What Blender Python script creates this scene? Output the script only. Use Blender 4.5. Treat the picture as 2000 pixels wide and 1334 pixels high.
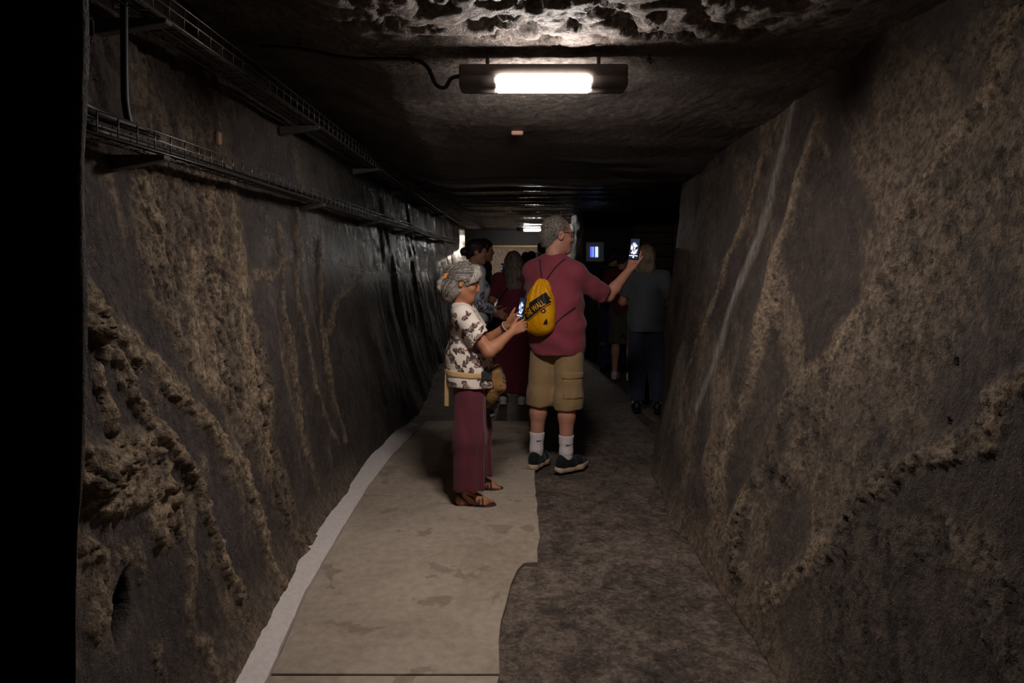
import bpy, bmesh, math, random
import numpy as np
from mathutils import Vector, Matrix

for o in list(bpy.data.objects):
    bpy.data.objects.remove(o, do_unlink=True)
SC = bpy.context.scene
COL = SC.collection

# ------------------------------------------------------------------ camera, world, exposure
cam_d = bpy.data.cameras.new('camera')
cam_d.lens = 24.0
cam_d.sensor_width = 36.0
cam_d.shift_y = -0.0785
cam_d.clip_start = 0.05
cam = bpy.data.objects.new('camera', cam_d)
cam.location = (0, 0, 1.46)
cam.rotation_euler = (math.radians(90), 0, 0)
COL.objects.link(cam)
SC.camera = cam

world = bpy.data.worlds.new('world')
SC.world = world
world.use_nodes = True
world.node_tree.nodes['Background'].inputs[0].default_value = (0.0, 0.0, 0.0, 1)
world.node_tree.nodes['Background'].inputs[1].default_value = 0.0
SC.view_settings.view_transform = 'Standard'
SC.view_settings.look = 'None'
SC.view_settings.gamma = 1.0
SC.view_settings.exposure = 0.4
SC.view_settings.use_curve_mapping = False
LAMP_POWER = 105.0

# ------------------------------------------------------------------ numpy noise
_rs = np.random.RandomState(7)
_T = _rs.rand(64, 64, 64).astype(np.float32)

def vnoise(x, y, z):
    xi = np.floor(x).astype(np.int32); yi = np.floor(y).astype(np.int32); zi = np.floor(z).astype(np.int32)
    fx = (x - xi).astype(np.float32); fy = (y - yi).astype(np.float32); fz = (z - zi).astype(np.float32)
    fx = fx * fx * (3 - 2 * fx); fy = fy * fy * (3 - 2 * fy); fz = fz * fz * (3 - 2 * fz)
    x0 = xi & 63; x1 = (xi + 1) & 63; y0 = yi & 63; y1 = (yi + 1) & 63; z0 = zi & 63; z1 = (zi + 1) & 63
    a = _T[x0, y0, z0] * (1 - fx) + _T[x1, y0, z0] * fx
    b = _T[x0, y1, z0] * (1 - fx) + _T[x1, y1, z0] * fx
    c = _T[x0, y0, z1] * (1 - fx) + _T[x1, y0, z1] * fx
    d = _T[x0, y1, z1] * (1 - fx) + _T[x1, y1, z1] * fx
    return (a * (1 - fy) + b * fy) * (1 - fz) + (c * (1 - fy) + d * fy) * fz

def fbm(x, y, z, octv=4, gain=0.5):
    s = 0; a = 1.0; t = 0
    for i in range(octv):
        s = s + a * vnoise(x * 2 ** i + 17.3 * i, y * 2 ** i + 5.1 * i, z * 2 ** i + 9.7 * i)
        t += a; a *= gain
    return s / t            # 0..1

def cells(u, v, seed=0):
    """distance to the nearest jittered point of a unit lattice (lumps)"""
    ui = np.floor(u).astype(np.int32); vi = np.floor(v).astype(np.int32)
    best = np.full(u.shape, 9.0, np.float32)
    for dx in (-1, 0, 1):
        for dy in (-1, 0, 1):
            a = (ui + dx) & 63; b = (vi + dy) & 63
            px = ui + dx + _T[a, b, seed & 63]; py = vi + dy + _T[a, b, (seed + 9) & 63]
            best = np.minimum(best, (u - px) ** 2 + (v - py) ** 2)
    return np.sqrt(best)

def sstep(a, b, x):
    t = np.clip((x - a) / (b - a), 0, 1)
    return t * t * (3 - 2 * t)

def poly_dist(u, v, pts):
    best = np.full(np.shape(u), 1e9, np.float32)
    for (ax, ay), (bx, by) in zip(pts[:-1], pts[1:]):
        dx, dy = bx - ax, by - ay
        t = np.clip(((u - ax) * dx + (v - ay) * dy) / (dx * dx + dy * dy + 1e-9), 0, 1)
        best = np.minimum(best, np.hypot(u - ax - t * dx, v - ay - t * dy))
    return best

# ------------------------------------------------------------------ mesh helpers
def fast_mesh(name, V, Q, smooth=True):
    """V (n,3) float, Q (m,3|4) int"""
    V = np.asarray(V, np.float32); Q = np.asarray(Q, np.int32)
    me = bpy.data.meshes.new(name)
    k = Q.shape[1]
    me.vertices.add(len(V)); me.vertices.foreach_set('co', V.ravel())
    me.loops.add(Q.size); me.loops.foreach_set('vertex_index', Q.ravel())
    me.polygons.add(len(Q))
    me.polygons.foreach_set('loop_start', np.arange(0, Q.size, k, dtype=np.int32))
    me.polygons.foreach_set('loop_total', np.full(len(Q), k, np.int32))
    me.polygons.foreach_set('use_smooth', np.full(len(Q), smooth, bool))
    me.update(calc_edges=True)
    me.validate()
    return me

def grid_quads(nu, nv, flip=False):
    i = np.arange(nu * nv).reshape(nu, nv)
    q = np.stack([i[:-1, :-1], i[1:, :-1], i[1:, 1:], i[:-1, 1:]], -1).reshape(-1, 4)
    return q[:, ::-1] if flip else q

def attr(me, name, arr):
    a = me.attributes.new(name, 'FLOAT', 'POINT')
    a.data.foreach_set('value', np.asarray(arr, np.float32).ravel())

def mk(name, me, mat=None, parent=None, kind=None, label=None, cat=None, group=None):
    o = bpy.data.objects.new(name, me)
    COL.objects.link(o)
    if mat is not None and me is not None:
        me.materials.clear(); me.materials.append(mat)
    if parent is not None: o.parent = parent
    if kind: o['kind'] = kind
    if label: o['label'] = label
    if cat: o['category'] = cat
    if group: o['group'] = group
    return o

def empty(name, loc, rz=0.0, label=None, cat=None, group=None):
    o = bpy.data.objects.new(name, None)
    o.empty_display_size = 0.1
    COL.objects.link(o)
    o.location = loc; o.rotation_euler = (0, 0, rz)
    if label: o['label'] = label
    if cat: o['category'] = cat
    if group: o['group'] = group
    return o

class MB:
    """collects simple solids in one mesh"""
    def __init__(s): s.v = []; s.f = []; s.sm = []
    def add(s, v, f, smooth=False):
        b = len(s.v); s.v += [tuple(p) for p in v]
        s.f += [tuple(i + b for i in q) for q in f]; s.sm += [smooth] * len(f)
        return s
    def box(s, c, d, R=None):
        c = Vector(c); pts = []
        for x, y, z in ((-1,-1,-1),(1,-1,-1),(1,1,-1),(-1,1,-1),(-1,-1,1),(1,-1,1),(1,1,1),(-1,1,1)):
            p = Vector((x * d[0] / 2, y * d[1] / 2, z * d[2] / 2))
            pts.append(c + (R @ p if R is not None else p))
        return s.add(pts, ((3,2,1,0),(4,5,6,7),(0,1,5,4),(1,2,6,5),(2,3,7,6),(3,0,4,7)))
    def tube(s, pts, r, n=6, cap=True):
        pts = [Vector(p) for p in pts]; rs = r if isinstance(r, (list, tuple)) else [r] * len(pts)
        ring = []; up = None; V = []; Fc = []
        for i, p in enumerate(pts):
            t = (pts[min(i + 1, len(pts) - 1)] - pts[max(i - 1, 0)]).normalized()
            if up is None:
                up = Vector((0, 0, 1)) if abs(t.z) < .9 else Vector((1, 0, 0))
            a = t.cross(up).normalized(); b = a.cross(t).normalized(); up = b
            for k in range(n):
                an = 2 * math.pi * k / n
                V.append(p + rs[i] * (math.cos(an) * a + math.sin(an) * b))
        for i in range(len(pts) - 1):
            for k in range(n):
                Fc.append((i * n + k, i * n + (k + 1) % n, (i + 1) * n + (k + 1) % n, (i + 1) * n + k))
        s.add(V, Fc, True)
        if cap:
            b = len(s.v) - len(V)
            s.f.append(tuple(b + k for k in reversed(range(n)))); s.sm.append(False)
            s.f.append(tuple(b + (len(pts) - 1) * n + k for k in range(n))); s.sm.append(False)
        return s
    def prism(s, outline, h0, h1, axis='z'):
        """outline list of 2-D points (counter-clockwise) extruded"""
        n = len(outline)
        f = {'z': lambda a, b, h: (a, b, h), 'y': lambda a, b, h: (a, h, b), 'x': lambda a, b, h: (h, a, b)}[axis]
        V = [f(a, b, h0) for a, b in outline] + [f(a, b, h1) for a, b in outline]
        F_ = [tuple(reversed(range(n))), tuple(range(n, 2 * n))]
        F_ += [(i, (i + 1) % n, n + (i + 1) % n, n + i) for i in range(n)]
        return s.add(V, F_)
    def mesh(s, name, bevel=0.0, seg=2):
        me = bpy.data.meshes.new(name)
        me.from_pydata(s.v, [], s.f)
        me.polygons.foreach_set('use_smooth', s.sm)
        bm = bmesh.new(); bm.from_mesh(me)
        bmesh.ops.recalc_face_normals(bm, faces=bm.faces)
        if bevel:
            ed = [e for e in bm.edges if len(e.link_faces) == 2 and e.calc_face_angle(0) > .6]
            bmesh.ops.bevel(bm, geom=ed, offset=bevel, segments=seg, affect='EDGES', profile=.5)
            for fc in bm.faces: fc.smooth = True
        bm.to_mesh(me); bm.free()
        if bevel: me.set_sharp_from_angle(angle=.7)
        return me
    def obj(s, name, mat, parent=None, bevel=0.0, seg=2, **k):
        return mk(name, s.mesh(name, bevel, seg), mat, parent, **k)

# ------------------------------------------------------------------ materials
def srgb(r, g, b):
    return tuple(((c / 255) / 12.92 if c / 255 <= .04045 else ((c / 255 + .055) / 1.055) ** 2.4) for c in (r, g, b)) + (1.0,)

class NT:
    def __init__(s, name):
        s.m = bpy.data.materials.new(name); s.m.use_nodes = True
        s.t = s.m.node_tree; s.b = s.t.nodes['Principled BSDF']
        s.x = -200
    def n(s, typ, **props):
        nd = s.t.nodes.new('ShaderNode' + typ); s.x -= 40; nd.location = (s.x, 0)
        for k, v in props.items(): setattr(nd, k, v)
        return nd
    def lk(s, a, b): s.t.links.new(a, b)
    def inp(s, sock, v):
        if hasattr(v, 'is_output'): s.lk(v, sock)
        elif v is not None: sock.default_value = v
    def coord(s, scale=(1, 1, 1), kind='Object', rot=(0, 0, 0)):
        c = s.n('TexCoord'); mp = s.n('Mapping'); s.lk(c.outputs[kind], mp.inputs[0])
        mp.inputs['Scale'].default_value = scale; mp.inputs['Rotation'].default_value = rot
        return mp.outputs[0]
    def noise(s, vec, scale, detail=4, rough=.55, dist=0.0, out='Fac'):
        nd = s.n('TexNoise'); s.lk(vec, nd.inputs['Vector'])
        nd.inputs['Scale'].default_value = scale; nd.inputs['Detail'].default_value = detail
        nd.inputs['Roughness'].default_value = rough; nd.inputs['Distortion'].default_value = dist
        return nd.outputs[out]
    def voro(s, vec, scale, out='Distance', feature='F1', rnd=1.0):
        nd = s.n('TexVoronoi', feature=feature); s.lk(vec, nd.inputs['Vector'])
        nd.inputs['Scale'].default_value = scale; nd.inputs['Randomness'].default_value = rnd
        return nd.outputs[out]
    def ramp(s, fac, stops, interp='LINEAR'):
        nd = s.n('ValToRGB'); s.lk(fac, nd.inputs[0]); cr = nd.color_ramp; cr.interpolation = interp
        while len(cr.elements) > 1: cr.elements.remove(cr.elements[-1])
        for i, (p, c) in enumerate(stops):
            e = cr.elements[0] if i == 0 else cr.elements.new(p)
            e.position = p
            e.color = c if isinstance(c, tuple) else (c, c, c, 1)
        return nd.outputs[0]
    def mix(s, fac, a, b, blend='MIX'):
        nd = s.n('Mix', data_type='RGBA', blend_type=blend)
        s.inp(nd.inputs[0], fac); s.inp(nd.inputs[6], a); s.inp(nd.inputs[7], b)
        return nd.outputs[2]
    def math(s, op, a, b=None, c=None, clamp=False):
        nd = s.n('Math', operation=op, use_clamp=clamp)
        for i, v in enumerate((a, b, c)): s.inp(nd.inputs[i], v)
        return nd.outputs[0]
    def attr(s, name):
        nd = s.n('Attribute', attribute_name=name); return nd.outputs['Fac']
    def bump(s, h, strength=.3, dist=.01, normal=None):
        nd = s.n('Bump'); nd.inputs['Strength'].default_value = strength
        nd.inputs['Distance'].default_value = dist; s.lk(h, nd.inputs['Height'])
        if normal is not None: s.lk(normal, nd.inputs['Normal'])
        return nd.outputs[0]
    def done(s, col=None, rough=None, normal=None, metal=None, spec=None, emit=None, estr=None, sheen=None):
        b = s.b.inputs
        s.inp(b['Base Color'], col); s.inp(b['Roughness'], rough); s.inp(b['Metallic'], metal)
        s.inp(b['Specular IOR Level'], spec)
        if normal is not None: s.lk(normal, b['Normal'])
        if emit is not None: s.inp(b['Emission Color'], emit); s.inp(b['Emission Strength'], estr)
        if sheen is not None: b['Sheen Weight'].default_value = sheen
        return s.m

def simple(name, rgb, rough=.6, metal=0.0, var=.25, scale=30, bump=.15, bdist=.002, sheen=None, spec=.4):
    t = NT(name); v = t.coord()
    n = t.noise(v, scale, 4)
    c0 = tuple(x * (1 - var) for x in rgb[:3]) + (1,); c1 = tuple(min(1, x * (1 + var)) for x in rgb[:3]) + (1,)
    return t.done(t.ramp(n, [(.3, c0), (.7, c1)]), rough, t.bump(n, bump, bdist), metal, spec, sheen=sheen)

def rock_material(name, dark_a, dark_b, tan_a, tan_b, wet_rough=.16, dry_rough=.68, bump=1.0):
    t = NT(name); v = t.coord()
    vs = t.coord((1, 1, .3))
    big = t.noise(v, 2.6, 6, .65, .6)
    mid = t.noise(v, 17, 6, .7, .3)
    grit = t.noise(v, 46, 5, .78)
    fine = t.noise(v, 150, 3, .7)
    streak = t.noise(vs, 34, 5, .65, .8)
    lum = t.math('MULTIPLY_ADD', mid, .35, t.math('MULTIPLY_ADD', big, .35, t.math('MULTIPLY', grit, .30)))
    dark = t.ramp(lum, [(.36, dark_a), (.50, tuple((a + b) / 2 for a, b in zip(dark_a, dark_b))), (.62, dark_b)])
    # pale scratch marks left by the picks
    scr = t.ramp(t.noise(vs, 60, 4, .7, 1.8), [(.55, 0.0), (.66, 1.0)])
    dark = t.mix(t.math('MULTIPLY', scr, .50), dark, tan_a)
    tanc = t.ramp(t.math('MULTIPLY_ADD', grit, .55, t.math('MULTIPLY', mid, .45)), [(.34, tuple(.5 * c for c in tan_a[:3]) + (1,)), (.46, tan_a), (.66, tan_b)])
    pits = t.ramp(t.noise(v, 46, 5, .7, .6), [(.36, 1.0), (.45, 0.0)])
    tanc = t.mix(t.math('MULTIPLY', pits, .7), tanc, tuple(.6 * c for c in dark_a[:3]) + (1,))
    tm = t.math('MULTIPLY', t.attr('tan'), t.ramp(t.math('MULTIPLY_ADD', grit, .5, t.math('MULTIPLY', mid, .5)), [(.36, .45), (.55, 1.0)]))
    c = t.mix(tm, dark, tanc)
    pm = t.math('MULTIPLY', t.attr('pale'), t.ramp(streak, [(.32, .35), (.55, 1.0)]))
    c = t.mix(pm, c, t.ramp(streak, [(.3, srgb(116, 104, 97)), (.7, srgb(170, 158, 150))]))
    c = t.mix(t.attr('hole'), c, srgb(14, 12, 11))  # near-black mix: shade painted into recesses, plus darker far rock
    grain = t.ramp(t.voro(v, 85), [(.07, 1.0), (.2, 0.0)])
    gm = t.math('MULTIPLY', grain, t.ramp(t.noise(v, 7, 4), [(.46, 0.0), (.66, .9)]))
    c = t.mix(gm, c, srgb(184, 170, 150))
    wet = t.attr('wet')
    r = t.math('MULTIPLY_ADD', wet, wet_rough - dry_rough, dry_rough)
    r = t.math('ADD', r, t.math('MULTIPLY_ADD', grit, .3, -.15))
    h = t.math('ADD', t.math('MULTIPLY', mid, .8), t.math('MULTIPLY_ADD', streak, .45, t.math('MULTIPLY_ADD', grit, .55, t.math('MULTIPLY', fine, .12))))
    nb = t.bump(h, bump, .024)
    return t.done(c, r, nb, 0.0, t.math('MULTIPLY_ADD', wet, .5, .22))

M = {}
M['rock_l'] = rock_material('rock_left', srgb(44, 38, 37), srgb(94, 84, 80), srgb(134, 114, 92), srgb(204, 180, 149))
M['rock_r'] = rock_material('rock_right', srgb(44, 38, 36), srgb(96, 84, 77), srgb(130, 111, 91), srgb(192, 169, 141))
M['rock_far'] = rock_material('rock_far', srgb(44, 41, 40), srgb(80, 75, 72), srgb(96, 84, 70), srgb(140, 124, 106), .14, .5)
M['rock_ceiling'] = rock_material('rock_ceiling', srgb(58, 52, 50), srgb(98, 89, 84), srgb(124, 113, 104), srgb(182, 170, 160), .2, .65)

# ------------------------------------------------------------------ rock walls
def path_wall(name, path, ncol, nrow, ztop, disp, mat, spacing=None, flip=False):
    """path: list of (x_base, y_base, x_top, y_top). disp(s,X,Y,Z)->(offset, {attribute: array})"""
    P = np.array(path, float)
    seg = np.hypot(np.diff(P[:, 0]), np.diff(P[:, 1])); S = np.concatenate([[0], np.cumsum(seg)])
    s = np.linspace(0, S[-1], ncol) if spacing is None else spacing(S[-1], ncol)
    # smooth interpolation of the path
    def itp(c):
        fine = np.linspace(0, S[-1], 2000); y = np.interp(fine, S, P[:, c])
        k = max(3, int(2000 * .12 / S[-1])) | 1
        yp = np.pad(y, k // 2, mode='reflect', reflect_type='odd')
        y = np.convolve(yp, np.ones(k) / k, 'valid')
        return np.interp(s, fine, y)
    xb, yb, xt, yt = itp(0), itp(1), itp(2), itp(3)
    tx, ty = np.gradient(xb), np.gradient(yb); ln = np.hypot(tx, ty) + 1e-9
    nx, ny = -ty / ln, tx / ln
    if flip: nx, ny = -nx, -ny
    z = np.linspace(-.03, ztop, nrow)
    w = np.clip(z / 1.9, 0, 1.4) ** .8
    X = xb[:, None] + (xt - xb)[:, None] * w[None]; Y = yb[:, None] + (yt - yb)[:, None] * w[None]
    Z = np.broadcast_to(z[None], X.shape).copy()
    d, at = disp(np.broadcast_to(s[:, None], X.shape), X, Y, Z)
    V = np.stack([X + nx[:, None] * d, Y + ny[:, None] * d, Z], -1).reshape(-1, 3)
    me = fast_mesh(name, V, grid_quads(ncol, nrow, flip))
    for k in ('tan', 'pale', 'wet', 'hole'):
        attr(me, k, at.get(k, np.zeros(X.shape)))
    return mk(name, me, mat, kind='structure')

def geo(y0, y1):
    def f(total, n):
        # denser near the viewer's end of the path
        t = np.linspace(0, 1, n); r = (y1 / y0)
        return total * (r ** t - 1) / (r - 1)
    return f

LEFT_BASE = [(1.0,-.96),(2.36,-.965),(2.97,-1.025),(3.67,-1.03),(4.42,-1.03),(5.12,-1.0),(5.67,-.94),(6.5,-.92),(9,-1.0),(12,-1.1),(27,-1.1)]
LEFT_VEINS = [  # (half width m, lump height, points in wall coordinates (y,z))
 (.045,.030,[(1.70,1.45),(1.938,1.377),(2.016,1.265),(2.08,1.214),(2.282,1.078),(2.427,.988),(2.562,.853),(2.659,.722),(2.844,.575),(2.897,.441),(2.906,.237),(2.987,.064)]),
 (.036,.034,[(1.96,1.25),(2.009,1.168),(2.045,1.08),(2.064,1.011),(2.138,.934),(2.226,.884),(2.282,.792),(2.362,.673),(2.435,.534),(2.509,.381),(2.593,.232)]),
 (.062,.036,[(1.75,.95),(1.849,.933),(1.976,.912),(2.131,.869)]),
 (.065,.036,[(1.80,.88),(1.886,.852),(2.096,.752),(2.165,.68),(2.095,.627)]),
 (.028,.028,[(2.18,.80),(2.18,.724),(2.217,.587)]),
 (.030,.03,[(1.85,1.34),(1.917,1.259),(1.942,1.188)]),
 (.028,.03,[(1.901,1.153),(1.892,1.012)]),
 (.055,.022,[(1.74,.74),(1.794,.661),(1.801,.582),(1.76,.50)]),
 (.034,.016,[(2.30,.62),(2.253,.456),(2.207,.271),(2.288,.178),(2.21,.03)]),
 (.034,.012,[(3.66,1.62),(3.64,1.471),(3.604,1.268),(3.606,1.111),(3.621,.903),(3.616,.738),(3.652,.493),(3.732,.332)]),
 (.030,.010,[(3.982,1.741),(3.871,1.315),(3.867,1.054),(3.931,.782),(4.053,.542),(4.284,.335)]),
 (.032,.010,[(4.423,1.593),(4.294,1.183),(4.272,.838),(4.337,.595),(4.534,.31)]),
 (.05,.010,[(5.571,1.401),(4.697,1.182),(4.347,1.003),(4.28,.8)]),
 (.03,.010,[(3.199,1.383),(3.512,1.415),(3.64,1.471)]),
]
TAN_LEFT = ([2.3,1.95,1.829,1.54,1.417,1.279,1.172,1.061,.864,.583,.273,0][::-1], [2.25,2.3,2.342,2.269,2.269,2.326,2.427,2.511,2.74,2.998,3.165,3.3][::-1])
TAN_RIGHT = ([2.3,1.95,1.834,1.766,1.469,1.241,1.052,.851,.602,.305,.095,0][::-1], [2.9,3.05,3.115,3.138,3.138,3.137,3.217,3.271,3.269,3.368,3.505,3.6][::-1])

def disp_left(s, X, Y, Z):
    o = Y * 0
    wy = Y + .14 * (fbm(Y * 4, Z * 4, o + 3.1, 5, .6) - .5); wz = Z + .14 * (fbm(Y * 4, Z * 4, o + 8.1, 5, .6) - .5)
    near = sstep(5.0, 4.0, Y)
    d = .10 * (fbm(Y * 1.1, Z * 1.1, o, 3) - .5) + .035 * (fbm(Y * 4, Z * 3, o + 1, 4) - .5)
    d += .010 * (fbm(Y * 26, Z * 14, o + 2, 4, .6) - .5)
    # chisel facets of the smooth rock
    d += .012 * near * np.abs(fbm((Y + .5 * Z) * 6, Z * 2.2, o + 4, 3) - .5)
    l = np.interp(wz, *TAN_LEFT); r = np.interp(wz, *TAN_RIGHT)
    band = sstep(-.06, .06, wy - l) * sstep(-.06, .06, r - wy)
    band *= 1 - .65 * sstep(1.75, 2.05, Z)
    pn = fbm((Y + .22 * Z) * 56, Z * 26, o + 5, 3, .6)
    pit = sstep(.535, .60, pn) * band * (.35 + .65 * sstep(.35, .55, fbm(Y * 5, Z * 3, o + 9, 3)))
    d += band * (.016 * (fbm(Y * 24, Z * 14, o + 7, 4, .65) - .5) + .010 * (fbm(Y * 70, Z * 50, o + 6, 2) - .5)) - .014 * pit
    d += .015 * band
    upper = sstep(1.75, 2.0, Z) * sstep(3.4, 3.0, Y)
    d -= .025 * upper * sstep(.58, .68, fbm((Y + .25 * Z) * 18, Z * 7, o + 15, 3))
    tan = band * (.95 - .55 * sstep(.42, .62, fbm(Y * 8, Z * 3, o + 11, 4)))
    size = .7 + .7 * fbm(Y * 6, Z * 6, o + 14, 2)
    lump = 1 - np.clip(cells(wy * 26, wz * 26, 3) / .8, 0, 1); lump2 = 1 - np.clip(cells(wy * 47 + 3, wz * 47, 5) / .8, 0, 1); lump3 = 1 - np.clip(cells(Y * 80, Z * 80, 8) / .8, 0, 1)
    for hw, ht, pts in LEFT_VEINS:
        brk = fbm(Y * 11, Z * 11, o + 12, 4, .6) - .5
        dist = poly_dist(wy, wz, pts) / (hw * size)
        m = 1 - sstep(.35, 1.25, dist + 1.3 * brk)
        ht = ht * (.75 if ht > .015 else 1.0)
        d += m * ht * (.25 + .75 * lump * size + .5 * lump2 + .25 * lump3)
        tan = np.maximum(tan, m * (1.0 if ht > .012 else .62))
    # scattered crumbs of crust
    crumb = sstep(.62, .72, fbm(Y * 9, Z * 7, o + 16, 4, .6)) * sstep(3.4, 2.6, Y) * sstep(1.75, 1.4, Z)
    d += crumb * .012 * (lump2 + lump3); tan = np.maximum(tan, .55 * crumb)
    tan = np.maximum(tan, .5 * sstep(.56, .72, fbm((Y + .2 * Z) * 6, Z * 1.5, o + 31, 5, .6)) * sstep(4.8, 3.8, Y))
    tan = np.maximum(tan, .6 * np.clip(1 - Z / .22, 0, 1) * near)
    hy, hz = 1.868, .515; c, sn = math.cos(.95), math.sin(.95)
    a = (Y - hy) * c + (Z - hz) * sn; b = -(Y - hy) * sn + (Z - hz) * c
    hq = (np.abs(a) / .105) ** 1.6 + np.abs(b) / .042
    hole = sstep(1.0, .86, hq); d = d * (1 - hole) + np.mean(d) * hole - .10 * sstep(1.15, .35, hq)  # leaf-shaped cavity; this mask also paints its inner shade black
    d += .05 * np.clip(1 - Z / .16, 0, 1) * near
    # wet flowstone curtains deeper in
    wz2 = sstep(5.0, 7.5, Y)
    cur = np.abs(fbm(Y * 2.8 + .25 * Z, Z * .5, o + 41, 3) - .5)
    d += wz2 * (.13 * (.25 - cur) + .05 * (fbm(Y * 8 + .6 * Z, Z * 1.1, o + 43, 3) - .5))
    wet = np.clip(.12 + .75 * sstep(2.9, 3.6, Y) * sstep(1.0, 1.6, Z) + .6 * sstep(4.5, 7, Y) * sstep(1.1, 1.6, Z), 0, 1) * (1 - .7 * np.clip(tan * (Y < 4), 0, 1)) * sstep(.0, .5, Z)
    pale = sstep(10.8, 12.2, Y) * sstep(17.5, 16.5, Y) * sstep(.42, .50, fbm(Y * 1.0, Z * 1.6, o + 51, 4)) * .95
    return d, {'tan': tan, 'wet': wet, 'hole': np.maximum(np.maximum(hole, .7 * pit), .55 * sstep(4.6, 6.5, Y) * (1 - pale)), 'pale': pale}  # far wall blackened: wet dark rock plus the woman's shadow painted in; pits shaded too

lp = []
for y, x in LEFT_BASE:
    top = np.interp(y, [5, 7, 12], [-1.285, -1.36, -1.34])
    lp.append((x, y, top, y))
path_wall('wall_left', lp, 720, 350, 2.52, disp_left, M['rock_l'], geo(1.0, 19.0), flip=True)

RIGHT_VEINS = [
 (.055,.008,.85,[(2.036,2.20),(2.036,2.086),(2.038,1.978),(2.156,1.842),(2.249,1.684),(2.379,1.514),(2.46,1.347),(2.57,1.215),(2.698,1.104),(2.925,.951),(3.062,.785),(3.051,.554),(3.164,.337),(3.186,.145)]),
 (.10,.006,.55,[(1.75,1.80),(1.9,1.721),(2.044,1.633),(2.094,1.534),(2.196,1.378),(2.318,1.217),(2.496,1.029),(2.712,.829),(2.863,.558)]),
 (.11,.006,.5,[(2.20,1.75),(2.45,1.25),(2.62,1.05),(2.85,.80),(2.95,.45)]),
 (.05,.016,.8,[(1.60,1.22),(1.727,1.145),(1.805,1.013),(1.973,.911),(2.133,.793),(2.218,.698),(2.275,.564),(2.399,.432),(2.546,.282),(2.66,.137)]),
 (.055,.008,.8,[(3.27,2.10),(3.281,1.94),(3.305,1.718),(3.341,1.535),(3.381,1.399),(3.338,1.267),(3.405,1.084),(3.429,.969),(3.431,.729),(3.498,.486),(3.497,.285)]),
 (.035,.012,.8,[(4.008,2.07),(4.026,1.774),(4.148,1.516),(4.238,1.266),(4.404,1.014),(4.502,.882),(4.578,.625),(4.384,.407)]),
 (.06,.03,.45,[(3.10,.26),(3.02,.14),(2.92,.10)]),
 (.09,.004,.4,[(1.50,.55),(1.75,.75),(2.05,.62)]),
]
WHITE_RIGHT = [(3.60,2.32),(3.611,2.246),(3.662,2.018),(3.722,1.776),(3.796,1.568),(3.878,1.355),(3.974,1.156),(4.013,.93),(4.062,.783),(4.123,.582)]

def disp_right(s, X, Y, Z):
    o = Y * 0
    wy = Y + .16 * (fbm(Y * 4, Z * 4, o + 23.1, 5, .6) - .5); wz = Z + .16 * (fbm(Y * 4, Z * 4, o + 28.1, 5, .6) - .5)
    u = Y * .62 + Z * .78; v = -Y * .78 + Z * .62       # strata
    u2, v2 = Y * .7 - Z * .7, Y * .7 + Z * .7
    d = .12 * (fbm(Y * 1.0 + 9, Z * 1.0, o + 20, 3) - .5) + .03 * (fbm(Y * 4, Z * 3, o + 21, 4) - .5)
    d += .010 * (fbm(Y * 24, Z * 14, o + 22, 4, .6) - .5)
    tan = np.zeros_like(Y); rough = np.zeros_like(Y)
    lump = 1 - np.clip(cells(wy * 28, wz * 28, 13) / .8, 0, 1); lump2 = 1 - np.clip(cells(wy * 55, wz * 55, 15) / .8, 0, 1)
    for hw, ht, st, pts in RIGHT_VEINS:
        dist = poly_dist(wy, wz, pts) / hw
        m = 1 - sstep(.3, 1.5, dist + 1.2 * (fbm(Y * 9, Z * 9, o + 32, 4, .6) - .5))
        d += m * ht * (.3 + .7 * lump + .5 * lump2)
        tan = np.maximum(tan, m * st * 1.1); rough = np.maximum(rough, m * (Y < 3.25))
    rough = np.maximum(rough, sstep(.52, .66, fbm(u2 * 1.6, v2 * 3, o + 35, 4)) * sstep(3.3, 2.8, Y) * .8)
    pn = fbm(v2 * 9, u2 * 30, o + 25, 4, .6)
    pit = sstep(.54, .61, pn) * rough
    d += rough * (.018 * (fbm(Y * 30, Z * 30, o + 26, 4, .65) - .5) + .006 * lump2) - .011 * pit
    tan = np.maximum(tan, .55 * sstep(.48, .66, fbm(v2 * 1.6, u2 * 5, o + 33, 5, .6)))
    tan = np.maximum(tan, .5 * rough); tan = np.maximum(tan, .45 * sstep(.40, .6, fbm(Y * 5, Z * 1.2, o + 38, 4)) * sstep(4.2, 5.0, Y))
    tan *= 1 - .75 * sstep(.50, .60, fbm(Y * 1.9 + 4, Z * 1.9, o + 37, 4)) * sstep(1.2, .6, Z)
    pd = poly_dist(wy * .5 + Y * .5, Z, WHITE_RIGHT) / .064
    pale = (1 - sstep(.30, 1.25, pd + .9 * (fbm(Y * 12, Z * 4, o + 34, 4, .6) - .5))) * .95
    d += .006 * pale
    d += .05 * np.exp(-((Y - 3.5 + .25 * (Z - 1)) / .12) ** 2) * sstep(2.2, 1.4, Z)
    tan = np.maximum(tan, .55 * np.clip(1 - Z / .2, 0, 1))
    hole = np.zeros_like(Y)
    for hy, hz, hr in ((1.931, 1.173, .014), (1.905, 1.01, .011)):
        m = 1 - sstep(.75, 1.05, np.hypot(Y - hy, Z - hz) / hr); d -= .05 * m; hole = np.maximum(hole, m)
    wet = .10 + .34 * sstep(3.7, 4.8, Y) * sstep(.42, .6, fbm(Y * 4, Z * 1.2, o + 39, 3))
    wet = wet * (1 - .6 * tan) * sstep(.0, .4, Z)
    return d, {'tan': tan, 'wet': wet, 'hole': np.maximum(np.maximum(hole, .5 * pit), .35 * sstep(4.0, 5.0, Y) * (1 - pale)), 'pale': pale}  # drill holes and pits get painted shade; the wall's far end is darker rock

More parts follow.
